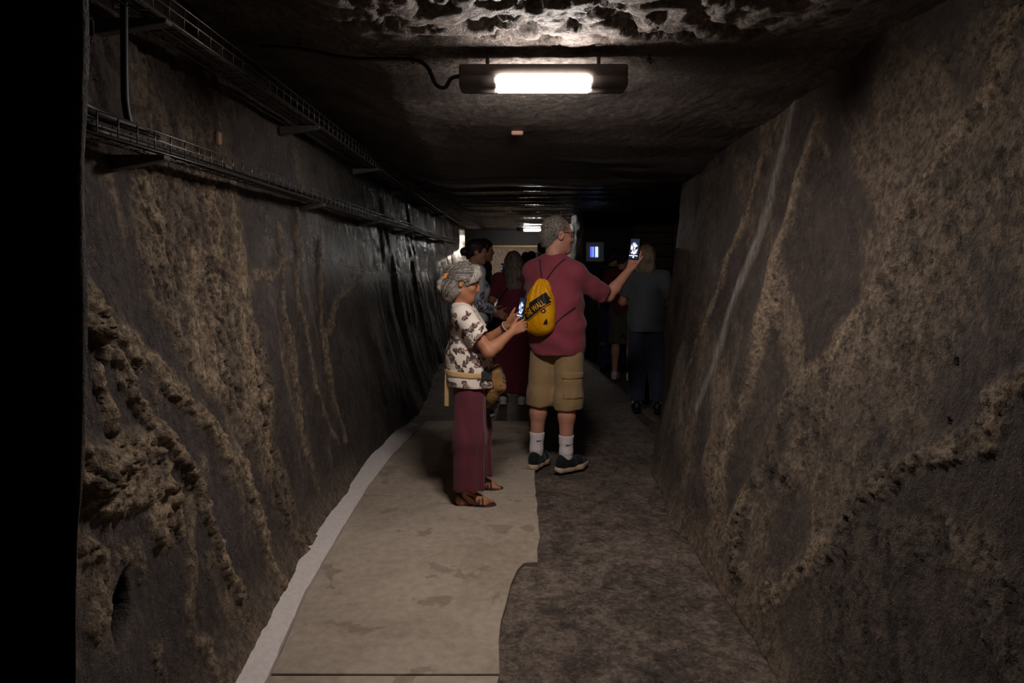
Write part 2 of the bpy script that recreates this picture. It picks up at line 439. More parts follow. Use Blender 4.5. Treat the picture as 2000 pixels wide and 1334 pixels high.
rp = [(.96,.9,1.42,.9),(.94,2.36,1.42,2.36),(.96,2.67,1.42,2.67),(.945,3.19,1.42,3.19),(.92,3.97,1.42,3.97),(.98,4.75,1.42,4.75),
      (1.22,5.72,1.44,5.72),(1.29,6.0,1.46,6.0),(1.42,6.25,1.56,6.22),(1.75,6.42,1.8,6.42),(2.6,6.6,2.6,6.6),(4.7,6.7,4.7,6.7)]
path_wall('wall_right', rp, 620, 360, 2.5, disp_right, M['rock_r'], geo(.9, 5.0))

def disp_far(s, X, Y, Z):
    u = X + Y
    d = .10 * (fbm(u * 1.2, Z * .8, Y * 0 + 60, 3) - .5) + .03 * (fbm(u * 6, Z * 5, Y * 0 + 61, 4) - .5)
    return d, {'tan': .5 * sstep(.5, .65, fbm(u * 2, Z * 2, Y * 0 + 62, 3)), 'wet': .5 * sstep(0, .5, Z), 'pale': np.zeros_like(Y)}
path_wall('wall_gallery', [(4.7,6.6,4.7,6.6),(4.7,10.5,4.7,10.5),(1.35,10.5,1.35,10.5),(1.13,10.55,1.13,10.55),(1.04,11.0,1.04,11.0),(.99,11.6,.99,11.6),(1.12,11.9,1.12,11.9),(1.25,13,1.25,13),(1.25,27,1.25,27)],
          330, 90, 2.5, disp_far, M['rock_far'])
path_wall('wall_near', [(-3.0,1.02,-3.0,1.02),(-1.2,1.06,-1.2,1.06),(-.674,1.104,-.674,1.104),(-.83,1.20,-.83,1.20),(-1.0,1.52,-1.05,1.52),(-1.3,1.75,-1.35,1.75)],
          120, 160, 2.6, lambda s, X, Y, Z: (.02 * (fbm(s * 6, Z * 5, Y * 0 + 70, 4) - .5) + .05 * (fbm(s * 1., Z * 1.3, Y * 0 + 71, 3) - .5), {'tan': .3 * fbm(s * 4, Z * 4, Y * 0, 3)}), M['rock_l'])
path_wall('wall_end', [(1.6,26.5,1.6,26.5),(-1.6,26.5,-1.6,26.5)], 40, 30, 2.5,
          lambda s, X, Y, Z: (.03 * (fbm(s * 3, Z * 3, Y * 0, 3) - .5), {'pale': np.full_like(X, .9)}), M['rock_far'])

# ------------------------------------------------------------------ ceiling
xs = np.concatenate([np.linspace(-1.75, 1.75, 270), np.linspace(1.85, 4.9, 30)])
ys = 1.0 * (27.0 ** np.linspace(0, 1, 420)) - .25
X, Y = np.meshgrid(xs, ys, indexing='ij')
Z = np.interp(Y, [.7, 2.0, 2.5, 2.80, 2.92, 3.15, 3.6, 4, 6, 8, 12, 27], [2.34, 2.35, 2.37, 2.385, 2.37, 2.325, 2.305, 2.28, 2.155, 2.2, 2.25, 2.25])
Z += .19 * sstep(-.55, -1.15, X)
Z += .05 * (fbm(X * 1.3, Y * 1.3, X * 0 + 80, 3) - .5) * sstep(2.6, 3.4, Y)
rough = sstep(2.90, 2.76, Y + .2 * (fbm(X * 4, Y * 4, X * 0 + 81, 3) - .5)) * sstep(1.2, .6, np.abs(X - .15))
n1 = fbm(X * 13, Y * 17, X * 0 + 82, 4, .6); n2 = fbm(X * 40, Y * 48, X * 0 + 83, 3)
Z += rough * (.070 * sstep(.60, .28, n1) - .020 - .016 * (n2 - .5))
gran = 1 - rough
Z += gran * (.010 * (fbm(X * 38, Y * 38, X * 0 + 84, 3, .6) - .5)) * sstep(5.6, 4.8, Y)
# transverse ledges left by the cutting
led = fbm(X * .5, Y * 5.5, X * 0 + 85, 3)
Z += gran * (-.025 * sstep(.5, .56, led) + .012 * (fbm(X * 1.2, Y * 14, X * 0 + 86, 3) - .5)) * sstep(4.6, 5.6, Y)
me = fast_mesh('ceiling', np.stack([X, Y, Z], -1).reshape(-1, 3), grid_quads(len(xs), len(ys), True))
attr(me, 'tan', rough * .9 + gran * .6 * sstep(.38, .62, fbm(X * 2, Y * 4, X * 0 + 87, 4)) * sstep(5.5, 4, Y))
attr(me, 'wet', .03 + .27 * sstep(3.0, 3.3, Y) + .55 * sstep(4.8, 6.5, Y))
attr(me, 'pale', rough * .4 * sstep(.5, .7, n1)); attr(me, 'hole', rough * .6 * sstep(.36, .26, n1))  # shade painted into the hollows between the lumps
mk('ceiling', me, M['rock_ceiling'], kind='structure')

# ------------------------------------------------------------------ floor
def floor_material():
    t = NT('rough_stone_floor'); v = t.coord()
    big = t.noise(v, 2.6, 6, .65, .6); mid = t.noise(v, 20, 6, .75, .4); grit = t.noise(v, 52, 5, .8); fine = t.noise(v, 160, 3, .7)
    lum = t.math('MULTIPLY_ADD', mid, .4, t.math('MULTIPLY_ADD', big, .25, t.math('MULTIPLY', grit, .35)))
    c = t.ramp(lum, [(.38, srgb(50, 43, 40)), (.48, srgb(104, 91, 82)), (.56, srgb(142, 125, 111)), (.64, srgb(178, 160, 142))])
    dk = t.ramp(t.noise(v, 6, 6, .75, .6), [(.38, 1.0), (.5, 0.0)])
    c = t.mix(t.math('MULTIPLY', dk, .6), c, srgb(46, 40, 37))
    sp = t.ramp(t.voro(v, 48), [(.10, 1.0), (.22, 0.0)])
    spm = t.math('MULTIPLY', sp, t.ramp(t.noise(v, 11, 3), [(.48, 0.0), (.60, .8)]))
    c = t.mix(spm, c, srgb(172, 154, 134))
    h = t.math('MULTIPLY_ADD', mid, .8, t.math('MULTIPLY_ADD', grit, .6, t.math('MULTIPLY', fine, .15)))
    return t.done(c, t.ramp(mid, [(.3, .5), (.7, .75)]), t.bump(h, 1.0, .018), 0.0, .25)
M['floor'] = floor_material()
xs = np.concatenate([np.linspace(-1.7, 1.8, 170), np.linspace(1.9, 4.9, 20)])
ys = 1.0 * (27.0 ** np.linspace(0, 1, 330)) - .25
X, Y = np.meshgrid(xs, ys, indexing='ij')
Z = .022 * (fbm(X * 3, Y * 3, X * 0 + 90, 4) - .55) + .010 * (fbm(X * 17, Y * 17, X * 0 + 91, 3) - .5)
Z -= .012
floor = mk('floor', fast_mesh('floor', np.stack([X, Y, Z], -1).reshape(-1, 3), grid_quads(len(xs), len(ys))), M['floor'], kind='structure')

def slab_material():
    t = NT('pale_screed'); v = t.coord()
    big = t.noise(v, 1.7, 5, .6, .6); mid = t.noise(v, 22, 5, .7); fine = t.noise(v, 140, 3, .7)
    c = t.ramp(t.math('MULTIPLY_ADD', big, .55, t.math('MULTIPLY', mid, .45)), [(.35, srgb(150, 134, 117)), (.6, srgb(184, 168, 151))])
    st = t.ramp(t.noise(v, 4.2, 5, .6, .3), [(.60, 0.0), (.625, 1.0)])       # damp stains with crisp rims
    c = t.mix(t.math('MULTIPLY', st, .45), c, srgb(118, 100, 82))
    sp = t.ramp(t.voro(v, 26), [(.04, 1.0), (.07, 0.0)])
    spm = t.math('MULTIPLY', sp, t.ramp(t.noise(v, 30, 1), [(.62, 0.0), (.66, 1.0)]))
    c = t.mix(t.math('MULTIPLY', spm, .6), c, srgb(70, 58, 48))
    h = t.math('MULTIPLY_ADD', mid, .5, t.math('MULTIPLY', fine, .4))
    return t.done(c, .72, t.bump(h, .28, .004), 0.0, .3)
M['slab'] = slab_material()
LE = [(1.0,-.83),(2.36,-.845),(2.97,-.90),(3.67,-.915),(4.42,-.92),(5.12,-.89),(5.64,-.83),(6.2,-.78)]
RE = [(1.0,-.05),(2.36,-.044),(2.62,-.045),(2.9,-.03),(3.08,.0),(3.22,.03),(3.29,.05),(3.30,.12),(3.6,.142),(3.97,.149),(4.3,.146),(4.8,.16),(5.56,.146),(6.2,.16)]
rnd = random.Random(5)
def slab(y0, y1):
    def side(T, jit):
        ps = [(y0, float(np.interp(y0, [p[0] for p in T], [p[1] for p in T])))] + [p for p in T if y0 < p[0] < y1] + [(y1, float(np.interp(y1, [p[0] for p in T], [p[1] for p in T])))]
        out = []
        for a, b in zip(ps[:-1], ps[1:]):
            k = max(1, int(math.hypot(b[0] - a[0], b[1] - a[1]) / .12))
            for i in range(k):
                f = i / k; out.append((a[1] + (b[1] - a[1]) * f + rnd.uniform(-jit, jit), a[0] + (b[0] - a[0]) * f))
        out.append((ps[-1][1], ps[-1][0])); return out
    r = side(RE, .007); l = side(LE, .002)
    return r + l[::-1]
for y0, y1 in ((1.0, 2.393), (2.403, 4.226), (4.234, 6.2)):
    MB().prism(slab(y0, y1), -.06, .008).obj('concrete_slab', M['slab'], floor, bevel=.003, seg=1)

# pale kerb strip along the foot of the left wall
M['kerb'] = simple('kerb_cement', srgb(218, 207, 202), .75, var=.10, scale=45, bump=.2, bdist=.003)
KL = [(1.0,-.99),(2.36,-.985),(2.97,-1.045),(3.67,-1.05),(4.42,-1.05),(5.12,-1.02),(5.64,-.95),(5.95,-.86)]
kv = []; kf = []; n = 90
for i in range(n):
    y = 1.0 + 4.95 * i / (n - 1)
    a = float(np.interp(y, [p[0] for p in KL], [p[1] for p in KL])) - .02
    b = float(np.interp(y, [p[0] for p in LE], [p[1] for p in LE])) - .006 + .003 * math.sin(y * 31) * math.sin(y * 13)
    kv += [(a, y, -.05), (a, y, .055), (a + .07, y, .040), (b - .014, y, .026), (b, y, .012), (b, y, -.05)]
for i in range(n - 1):
    for k in range(5): kf.append((i * 6 + k, (i + 1) * 6 + k, (i + 1) * 6 + k + 1, i * 6 + k + 1))
kf += [(0, 1, 2, 3, 4, 5), tuple((n - 1) * 6 + k for k in (5, 4, 3, 2, 1, 0))]
kb = MB(); kb.add(kv, kf, False)
kb.obj('trim_kerb', M['kerb'], kind='structure')

# lintel across the passage past the second lamp, with a pale timber strip under it
M['timber'] = simple('pale_timber', srgb(206, 170, 118), .6, var=.2, scale=14, bump=.3)
M['dark_concrete'] = simple('dark_concrete', srgb(66, 62, 60), .7, var=.2, scale=20, bump=.3)
MB().box((.05, 17.5, 2.07), (2.5, .3, .42)).obj('trim_lintel', M['dark_concrete'], bevel=.02, kind='structure')
MB().box((.05, 17.46, 1.835), (2.5, .34, .05)).obj('trim_strip', M['timber'], bevel=.006, kind='structure')

# ------------------------------------------------------------------ ceiling lamps
M['housing'] = simple('lamp_housing_grey', srgb(84, 76, 70), .55, var=.08, bump=.05)
M['black_rubber'] = simple('black_rubber', srgb(24, 23, 23), .45, var=.2, bump=.1)
def lamp_glow(name, rgb, strength):
    t = NT(name); return t.done((.9, .9, .9, 1), .4, emit=rgb, estr=strength)
M['tube_a'] = lamp_glow('lamp_diffuser_lit', (1.0, .925, .885, 1), LAMP_POWER)
M['tube_b'] = lamp_glow('lamp_diffuser_deep', (1.0, .97, .93, 1), 70.0)
M['tube_c'] = lamp_glow('lamp_diffuser_warm', (1.0, .84, .68, 1), 420.0)

def lamp(loc, mat, label, w=.72):
    t = empty('ceiling_lamp', loc, 0, label, 'lamp', 'tunnel ceiling lamps')
    MB().box((0, 0, -.032), (w, .118, .062)).obj('housing', M['housing'], t, bevel=.012)
    for s in (-1, 1):
        MB().box((s * (w / 2 - .0825), 0, -.076), (.165, .125, .062)).obj('end_cap', M['housing'], t, bevel=.018)
    n = 14; ol = []
    for i in range(n + 1):
        a = math.pi * i / n
        ol.append((-.066 * math.cos(a) * (1 if abs(math.cos(a)) > .2 else 1), -.058 - .052 * math.sin(a) ** .6))
    MB().prism(ol, -(w / 2 - .165), w / 2 - .165, 'x').obj('diffuser', mat, t)
    for sx in (-.24, .24): MB().tube([(sx, 0, -.01), (sx, 0, .085)], .008, 8).obj('mount', M['housing'], t)
    return t
lamp((.134, 2.95, 2.300), M['tube_a'], 'lit lamp in a grey housing on the ceiling over the pale floor slabs')
lamp((.47, 15.8, 2.262), M['tube_b'], 'small lit ceiling lamp deep in the tunnel past the crowd')
lamp((.1, 23.3, 2.262), M['tube_c'], 'warm ceiling lamp hidden behind the timber lintel at the far end')

# ------------------------------------------------------------------ wire cable trays on the left wall
M['wire'] = simple('galvanised_wire', srgb(112, 108, 104), .38, metal=.7, var=.15, bump=.05)
M['bracket'] = simple('tray_bracket_steel', srgb(96, 92, 90), .45, metal=.6, var=.2, bump=.1)
def tray(x, z, y0, y1, w, h, label, n_rung, bracket_ys):
    t = empty('cable_tray', (x, y0, z), 0, label, 'cable tray')
    L = y1 - y0; r = .0028
    for k, (dx, dz) in enumerate(((0, 0), (w / 2, 0), (w, 0), (w, h * .55), (w, h), (0, h))):
        seg = 12
        m = MB(); m.tube([(dx, L * i / seg, dz + .006 * math.sin(i * 1.3)) for i in range(seg + 1)], r, 5)
        m.obj('long_wire', M['wire'], t)
    rung = MB(); rung.tube([(0, 0, h), (0, 0, 0), (w, 0, 0), (w, 0, h)], r * 1.05, 5)
    me = rung.mesh('rung')
    step = .10
    for i in range(n_rung):
        o = mk('rung', me, M['wire'], t); y = i * step; o.location = (0, y, .006 * math.sin(y / L * 12 * 1.3))
    far = MB(); y = n_rung * step
    while y < L:
        far.tube([(0, y, h), (0, y, 0), (w, y, 0), (w, y, h)], r * 1.05, 4); y += step
    far.obj('rung', M['wire'], t, kind='stuff')
    bk = MB(); bk.prism([(-.09, -.055), (-.09, -.004), (w + .015, -.004), (w + .015, -.022)], -.02, .02, 'y')
    bme = bk.mesh('bracket', .003, 1)
    for by in bracket_ys:
        o = mk('bracket', bme, M['bracket'], t); o.location = (0, by - y0, 0)
    return t
tray(-1.20, 1.805, 1.75, 13.6, .075, .062, 'wire cable tray running along the wall at shoulder height', 60, (2.20, 4.05, 5.75, 7.6, 9.4, 11.2))
tray(-1.215, 2.225, 1.78, 14.6, .12, .075, 'wire cable tray running along the wall just under the ceiling', 60, (2.15, 3.85, 5.6, 7.4, 9.2, 11.0))
M['cable'] = simple('cable_black', srgb(40, 37, 36), .5, var=.2, bump=.1)
M['cable_grey'] = simple('cable_grey', srgb(66, 61, 58), .5, var=.2, bump=.1)
def cable(pts, r, label, mat='cable', sub=4, group=None):
    P = [Vector(p) for p in pts]; out = []
    for i in range(len(P) - 1):
        p0 = P[max(i - 1, 0)]; p1 = P[i]; p2 = P[i + 1]; p3 = P[min(i + 2, len(P) - 1)]
        for k in range(sub):
            t = k / sub
            out.append(.5 * ((2 * p1) + (p2 - p0) * t + (2 * p0 - 5 * p1 + 4 * p2 - p3) * t * t + (3 * p1 - p0 - 3 * p2 + p3) * t ** 3))
    out.append(P[-1])
    return MB().tube(out, r, 8).obj('cable', M[mat], None, label=label, cat='cable', group=group)
for i, (dx, dz, r, lab) in enumerate(((.022, .016, .011, 'thick black cable in the shoulder-height tray, on the wall side'), (.052, .014, .009, 'black cable in the shoulder-height tray, on the passage side'), (.037, .031, .007, 'thin black cable lying on top of the others in the shoulder-height tray'))):
    cable([(-1.20 + dx, y, 1.805 + dz + .004 * math.sin(y * 3 + i)) for y in np.linspace(1.85, 13.5, 24)], r, lab, group='cables in the lower tray')
for i, (dx, dz, r, lab) in enumerate(((.025, .02, .014, 'thickest dark cable in the tray under the ceiling, on the wall side'), (.06, .019, .012, 'dark cable in the middle of the tray under the ceiling'),
                                      (.09, .017, .010, 'dark cable in the tray under the ceiling, on the passage side'), (.055, .042, .009, 'thin dark cable lying on top of the others in the tray under the ceiling'))):
    cable([(-1.215 + dx, y, 2.225 + dz + .004 * math.sin(y * 3 + i)) for y in np.linspace(1.82, 14.5, 26)], r, lab, 'cable_grey', group='cables in the upper tray')
cable([(-1.165, 2.05, 2.30), (-1.165, 2.05, 2.2), (-1.166, 2.055, 2.0), (-1.164, 2.06, 1.92), (-1.160, 2.09, 1.866), (-1.155, 2.22, 1.862)], .0115,
      'thick black cable dropping straight down the wall into the lower tray')
cable([(-1.17, 1.55, 1.99), (-1.17, 1.70, 1.93), (-1.165, 1.84, 1.885), (-1.16, 1.98, 1.872), (-1.155, 2.15, 1.868)], .016,
      'bundle of thick black cable sagging into the end of the lower tray')
cable([(-1.10, 2.98, 2.40), (-.92, 2.98, 2.385), (-.70, 2.98, 2.345), (-.45, 2.96, 2.335), (-.37, 2.96, 2.305), (-.33, 2.95, 2.225), (-.29, 2.95, 2.21), (-.262, 2.95, 2.25), (-.215, 2.95, 2.26)], .009,
      'thin dark supply cable crossing the ceiling to the lamp')

# ------------------------------------------------------------------ soft bodies: signed distance fields meshed with surface nets
def A(*v): return np.array(v, float)
def rotz(d): a = math.radians(d); return np.array([[math.cos(a), -math.sin(a), 0], [math.sin(a), math.cos(a), 0], [0, 0, 1]])
def rotx(d): a = math.radians(d); return np.array([[1, 0, 0], [0, math.cos(a), -math.sin(a)], [0, math.sin(a), math.cos(a)]])
def roty(d): a = math.radians(d); return np.array([[math.cos(a), 0, math.sin(a)], [0, 1, 0], [-math.sin(a), 0, math.cos(a)]])
def unit(v): v = np.asarray(v, float); return v / (np.linalg.norm(v) + 1e-12)

class SDF:
    def __init__(s, lo, hi, h):
        s.h = h; s.lo = np.array(lo, float); s.n = np.ceil((np.array(hi, float) - s.lo) / h).astype(int) + 1
        s.ax = [s.lo[i] + h * np.arange(s.n[i]) for i in range(3)]
        s.f = np.full(tuple(s.n), .5, np.float32)
    def like(s):
        o = SDF.__new__(SDF); o.h, o.lo, o.n, o.ax = s.h, s.lo, s.n, s.ax
        o.f = np.full(tuple(s.n), .5, np.float32); return o
    def copy(s):
        o = s.like(); o.f = s.f.copy(); return o
    def region(s, lo, hi):
        a = np.clip(np.floor((np.array(lo) - s.lo) / s.h).astype(int), 0, s.n); b = np.clip(np.ceil((np.array(hi) - s.lo) / s.h).astype(int) + 1, 0, s.n)
        sl = tuple(slice(a[i], b[i]) for i in range(3))
        return sl, s.ax[0][sl[0]][:, None, None], s.ax[1][sl[1]][None, :, None], s.ax[2][sl[2]][None, None, :]
    def apply(s, sl, d, k, op):
        f = s.f[sl]
        if op == 'u':
            if k > 0: hh = np.maximum(k - np.abs(f - d), 0) / k; f[...] = np.minimum(f, d) - hh * hh * k * .25
            else: f[...] = np.minimum(f, d)
        elif op == 's':
            if k > 0: hh = np.maximum(k - np.abs(f + d), 0) / k; f[...] = np.maximum(f, -d) + hh * hh * k * .25
            else: f[...] = np.maximum(f, -d)
    def cap(s, a, b, ra, rb=None, k=.02, op='u', flat=None):
        a = np.asarray(a, float); b = np.asarray(b, float); rb = ra if rb is None else rb
        m = max(ra, rb) + k + 3 * s.h + .02
        sl, x, y, z = s.region(np.minimum(a, b) - m, np.maximum(a, b) + m)
        if s.f[sl].size == 0: return s
        ab = b - a; L = ab @ ab + 1e-12
        px, py, pz = x - a[0], y - a[1], z - a[2]
        t = np.clip((px * ab[0] + py * ab[1] + pz * ab[2]) / L, 0, 1)
        d = np.sqrt((px - t * ab[0]) ** 2 + (py - t * ab[1]) ** 2 + (pz - t * ab[2]) ** 2) - (ra + (rb - ra) * t)
        s.apply(sl, d.astype(np.float32), k, op); return s
    def chain(s, pts, rs, k=.02, op='u'):
        for i in range(len(pts) - 1): s.cap(pts[i], pts[i + 1], rs[i], rs[i + 1], k, op)
        return s
    def ell(s, c, r, R=None, k=.03, op='u'):
        c = np.asarray(c, float); r = np.asarray(r, float); m = r.max() + k + 3 * s.h + .02
        sl, x, y, z = s.region(c - m, c + m)
        if s.f[sl].size == 0: return s
        px, py, pz = x - c[0], y - c[1], z - c[2]
        if R is not None:
            px, py, pz = (R[0, 0] * px + R[1, 0] * py + R[2, 0] * pz, R[0, 1] * px + R[1, 1] * py + R[2, 1] * pz, R[0, 2] * px + R[1, 2] * py + R[2, 2] * pz)
        k0 = np.sqrt((px / r[0]) ** 2 + (py / r[1]) ** 2 + (pz / r[2]) ** 2); k1 = np.sqrt((px / r[0] ** 2) ** 2 + (py / r[1] ** 2) ** 2 + (pz / r[2] ** 2) ** 2) + 1e-9
        s.apply(sl, (k0 * (k0 - 1) / k1).astype(np.float32), k, op); return s
    def box(s, c, half, rd=.01, R=None, k=.0, op='u'):
        c = np.asarray(c, float); half = np.asarray(half, float); m = np.linalg.norm(half) + rd + k + 3 * s.h + .02
        sl, x, y, z = s.region(c - m, c + m)
        if s.f[sl].size == 0: return s
        px, py, pz = x - c[0], y - c[1], z - c[2]
        if R is not None:
            px, py, pz = (R[0, 0] * px + R[1, 0] * py + R[2, 0] * pz, R[0, 1] * px + R[1, 1] * py + R[2, 1] * pz, R[0, 2] * px + R[1, 2] * py + R[2, 2] * pz)
        qx, qy, qz = np.abs(px) - half[0] + rd, np.abs(py) - half[1] + rd, np.abs(pz) - half[2] + rd
        d = np.sqrt(np.maximum(qx, 0) ** 2 + np.maximum(qy, 0) ** 2 + np.maximum(qz, 0) ** 2) + np.minimum(np.maximum(np.maximum(qx, qy), qz), 0) - rd
        s.apply(sl, d.astype(np.float32), k, op); return s
    def cut(s, p, n):
        """remove everything on the side the normal points to"""
        p = np.asarray(p, float); n = unit(n)
        d = (s.ax[0] - p[0])[:, None, None] * n[0] + (s.ax[1] - p[1])[None, :, None] * n[1] + (s.ax[2] - p[2])[None, None, :] * n[2]
        s.f = np.maximum(s.f, d.astype(np.float32)); return s
    def shell(s, th):
        s.f = np.maximum(s.f, -(s.f + th)); return s
    def join(s, o, k=.02):
        hh = np.maximum(k - np.abs(s.f - o.f), 0) / k if k > 0 else 0
        s.f = np.minimum(s.f, o.f) - (hh * hh * k * .25); return s
    def minus(s, o, off=0.0):
        s.f = np.maximum(s.f, -(o.f - off)); return s
    def wob(s, amp, freq, seed=0.0, octv=2, fn=None):
        i = np.nonzero(np.abs(s.f) < amp + 3 * s.h)
        x, y, z = s.ax[0][i[0]], s.ax[1][i[1]], s.ax[2][i[2]]
        fr = freq if isinstance(freq, (tuple, list)) else (freq,) * 3
        v = (fbm(x * fr[0] + seed, y * fr[1], z * fr[2], octv) - .5) * 2 if fn is None else fn(x, y, z)
        s.f[i] += (amp * v).astype(np.float32); return s
    def mesh(s, name, smooth=1):
        f = np.pad(s.f, 1, constant_values=.5); lo = s.lo - s.h
        S = f < 0
        n = np.array(f.shape)
        c = np.zeros(n - 1, np.int8)
        for dx in (0, 1):
            for dy in (0, 1):
                for dz in (0, 1): c += S[dx:n[0] - 1 + dx, dy:n[1] - 1 + dy, dz:n[2] - 1 + dz]
        act = (c > 0) & (c < 8); I = np.argwhere(act)
        idx = np.full(n - 1, -1, np.int32); idx[act] = np.arange(len(I))
        P = np.zeros((len(I), 3)); W = np.zeros(len(I))
        for ax in range(3):
            o = [k for k in range(3) if k != ax]
            for u in (0, 1):
                for v in (0, 1):
                    a = I.copy(); a[:, o[0]] += u; a[:, o[1]] += v; b = a.copy(); b[:, ax] += 1
                    fa = f[tuple(a.T)]; fb = f[tuple(b.T)]; m = (fa < 0) != (fb < 0)
                    t = np.where(m, fa / np.where(m, fa - fb, 1), 0)
                    q = a.astype(float); q[:, ax] += t
                    P[m] += q[m]; W[m] += 1
        P /= np.maximum(W, 1)[:, None]
        Q = []
        for ax in range(3):
            o = [(ax + 1) % 3, (ax + 2) % 3]
            s0 = [slice(None)] * 3; s1 = [slice(None)] * 3; s0[ax] = slice(0, -1); s1[ax] = slice(1, None)
            ch = S[tuple(s0)] != S[tuple(s1)]
            for k in o:
                ch_sl = [slice(None)] * 3; ch_sl[k] = 0; ch[tuple(ch_sl)] = False; ch_sl[k] = -1; ch[tuple(ch_sl)] = False
            E_ = np.argwhere(ch)
            def cell(u, v):
                e = E_.copy(); e[:, o[0]] -= u; e[:, o[1]] -= v; return idx[tuple(e.T)]
            q = np.stack([cell(1, 1), cell(0, 1), cell(0, 0), cell(1, 0)], 1)
            fl = S[tuple(E_.T)]
            q[~fl] = q[~fl][:, ::-1]
            Q.append(q)
        Q = np.concatenate(Q) if Q else np.zeros((0, 4), int)
        Q = Q[(Q >= 0).all(1)]
        V = lo + P * s.h
        for _ in range(smooth):
            acc = np.zeros_like(V); cnt = np.zeros(len(V))
            for k in range(4):
                for j in (1, 3):
                    np.add.at(acc, Q[:, k], V[Q[:, (k + j) % 4]]); np.add.at(cnt, Q[:, k], 1)
            V = .45 * V + .55 * acc / np.maximum(cnt, 1)[:, None]
        return fast_mesh(name, V, Q)

def sample(S, P):
    q = (np.asarray(P, float) - S.lo) / S.h
    i = np.clip(np.floor(q).astype(int), 0, S.n - 2); t = np.clip(q - i, 0, 1)
    r = 0
    for dx in (0, 1):
        for dy in (0, 1):
            for dz in (0, 1):
                w = (t[:, 0] if dx else 1 - t[:, 0]) * (t[:, 1] if dy else 1 - t[:, 1]) * (t[:, 2] if dz else 1 - t[:, 2])
                r = r + w * S.f[i[:, 0] + dx, i[:, 1] + dy, i[:, 2] + dz]
    return r

# ---- anatomy
def head_prims(S, c, R, s=1.0, nose=1.0, jaw=1.0, fine=True):
    T = lambda x, y, z: c + R @ (A(x, y, z) * s)
    S.ell(T(0, -.012, .035), A(.075, .096, .088) * s, R, .02)
    S.ell(T(0, .030, -.040), A(.060, .064, .078) * s, R, .035)
    S.cap(T(0, .062, -.094), T(0, .070, -.100), .022 * s * jaw, .020 * s * jaw, .03)
    S.cap(T(.045, .0, -.060), T(.02, .062, -.098), .018 * s * jaw, .018 * s * jaw, .03)
    S.cap(T(-.045, .0, -.060), T(-.02, .062, -.098), .018 * s * jaw, .018 * s * jaw, .03)
    if fine:
        S.cap(T(-.036, .074, .030), T(.036, .074, .030), .012 * s, .012 * s, .02)
        for e in (-1, 1):
            S.ell(T(e * .032, .098, .010), A(.019, .014, .012) * s, R, .012, 's')
            S.ell(T(e * .031, .077, .010), A(.0125, .0125, .0125) * s, R, .002)
            S.ell(T(e * .042, .062, -.028), A(.020, .018, .018) * s, R, .02)
    S.chain([T(0, .083, .014), T(0, .096, -.012), T(0, .103 + .012 * (nose - 1), -.029)], [.008 * s, .0095 * s, .0125 * s * nose], .014)
    if fine:
        for e in (-1, 1): S.ell(T(e * .011, .098, -.034), A(.009, .011, .008) * s, R, .006)
        S.cap(T(-.018, .084, -.060), T(.018, .084, -.060), .0075 * s, .0075 * s, .008)
        S.cap(T(-.015, .083, -.072), T(.015, .083, -.072), .0080 * s, .0080 * s, .008)
        S.cap(T(-.022, .097, -.0662), T(.022, .097, -.0662), .0028 * s, .0028 * s, .004, 's')
    for e in (-1, 1):
        Re = R @ rotz(-e * 18) @ rotx(-10)
        S.ell(T(e * .080, -.012, -.006), A(.011, .020, .032) * s, Re, .008)
        if fine: S.ell(T(e * .088, -.008, -.004), A(.006, .010, .017) * s, Re, .006, 's')

def hand_prims(S, w, d, n, side, curl=(20, 30, 25), s=1.0, spread=.0195, thumb=(.55, .75, .25), k=.006, thumb_bend=.5):
    """w wrist, d finger direction, n direction the palm faces, side +1 right / -1 left"""
    d = unit(d); n = unit(n - d * (n @ d)); t = np.cross(d, n) * side
    kn = []
    for i in range(4):
        off = (1.45 - i) * spread * s
        b0 = w + t * off * .55 + d * .012 * s; b1 = w + d * (.088 - .006 * abs(i - 1.2)) * s + t * off
        S.cap(b0, b1, .0145 * s, .0115 * s, .012); kn.append(b1)
    S.cap(w + t * .028 * s + d * .03 * s, w + d * .055 * s + t * .03 * s, .014 * s, .012 * s, .015)
    for i in range(4):
        L = (.074, .083, .077, .060)[i] * s; p = kn[i]; a = 0
        cu = curl[i] if isinstance(curl[0], (tuple, list)) else curl
        for j, fr in enumerate((.46, .30, .24)):
            a += math.radians(cu[j]); fan = t * (.12 * (1.45 - i)) * .6
            q = p + unit(d * math.cos(a) + n * math.sin(a) + fan * math.cos(a)) * L * fr
            S.cap(p, q, (.0092 - .0008 * j) * s, (.0088 - .0009 * (j + .6)) * s, k); p = q
    p = w + d * .028 * s + t * .026 * s + n * .006 * s
    v = unit(d * thumb[0] + t * thumb[1] + n * thumb[2])
    q = p + v * .044 * s; S.cap(p, q, .0145 * s, .0110 * s, .014)
    v2 = unit(v + d * thumb_bend); r = q + v2 * .032 * s; S.cap(q, r, .0105 * s, .0095 * s, k)
    v3 = unit(v2 + d * thumb_bend * .5); S.cap(r, r + v3 * .026 * s, .0095 * s, .0075 * s, k)

M['skin_f'] = simple('skin_tan', srgb(176, 118, 86), .55, var=.10, scale=25, bump=.12, bdist=.0015)
M['skin_m'] = simple('skin_fair', srgb(196, 138, 116), .55, var=.10, scale=25, bump=.12, bdist=.0015)
M['skin_b'] = simple('skin_mid', srgb(180, 128, 102), .55, var=.10, scale=25, bump=.12, bdist=.0015)

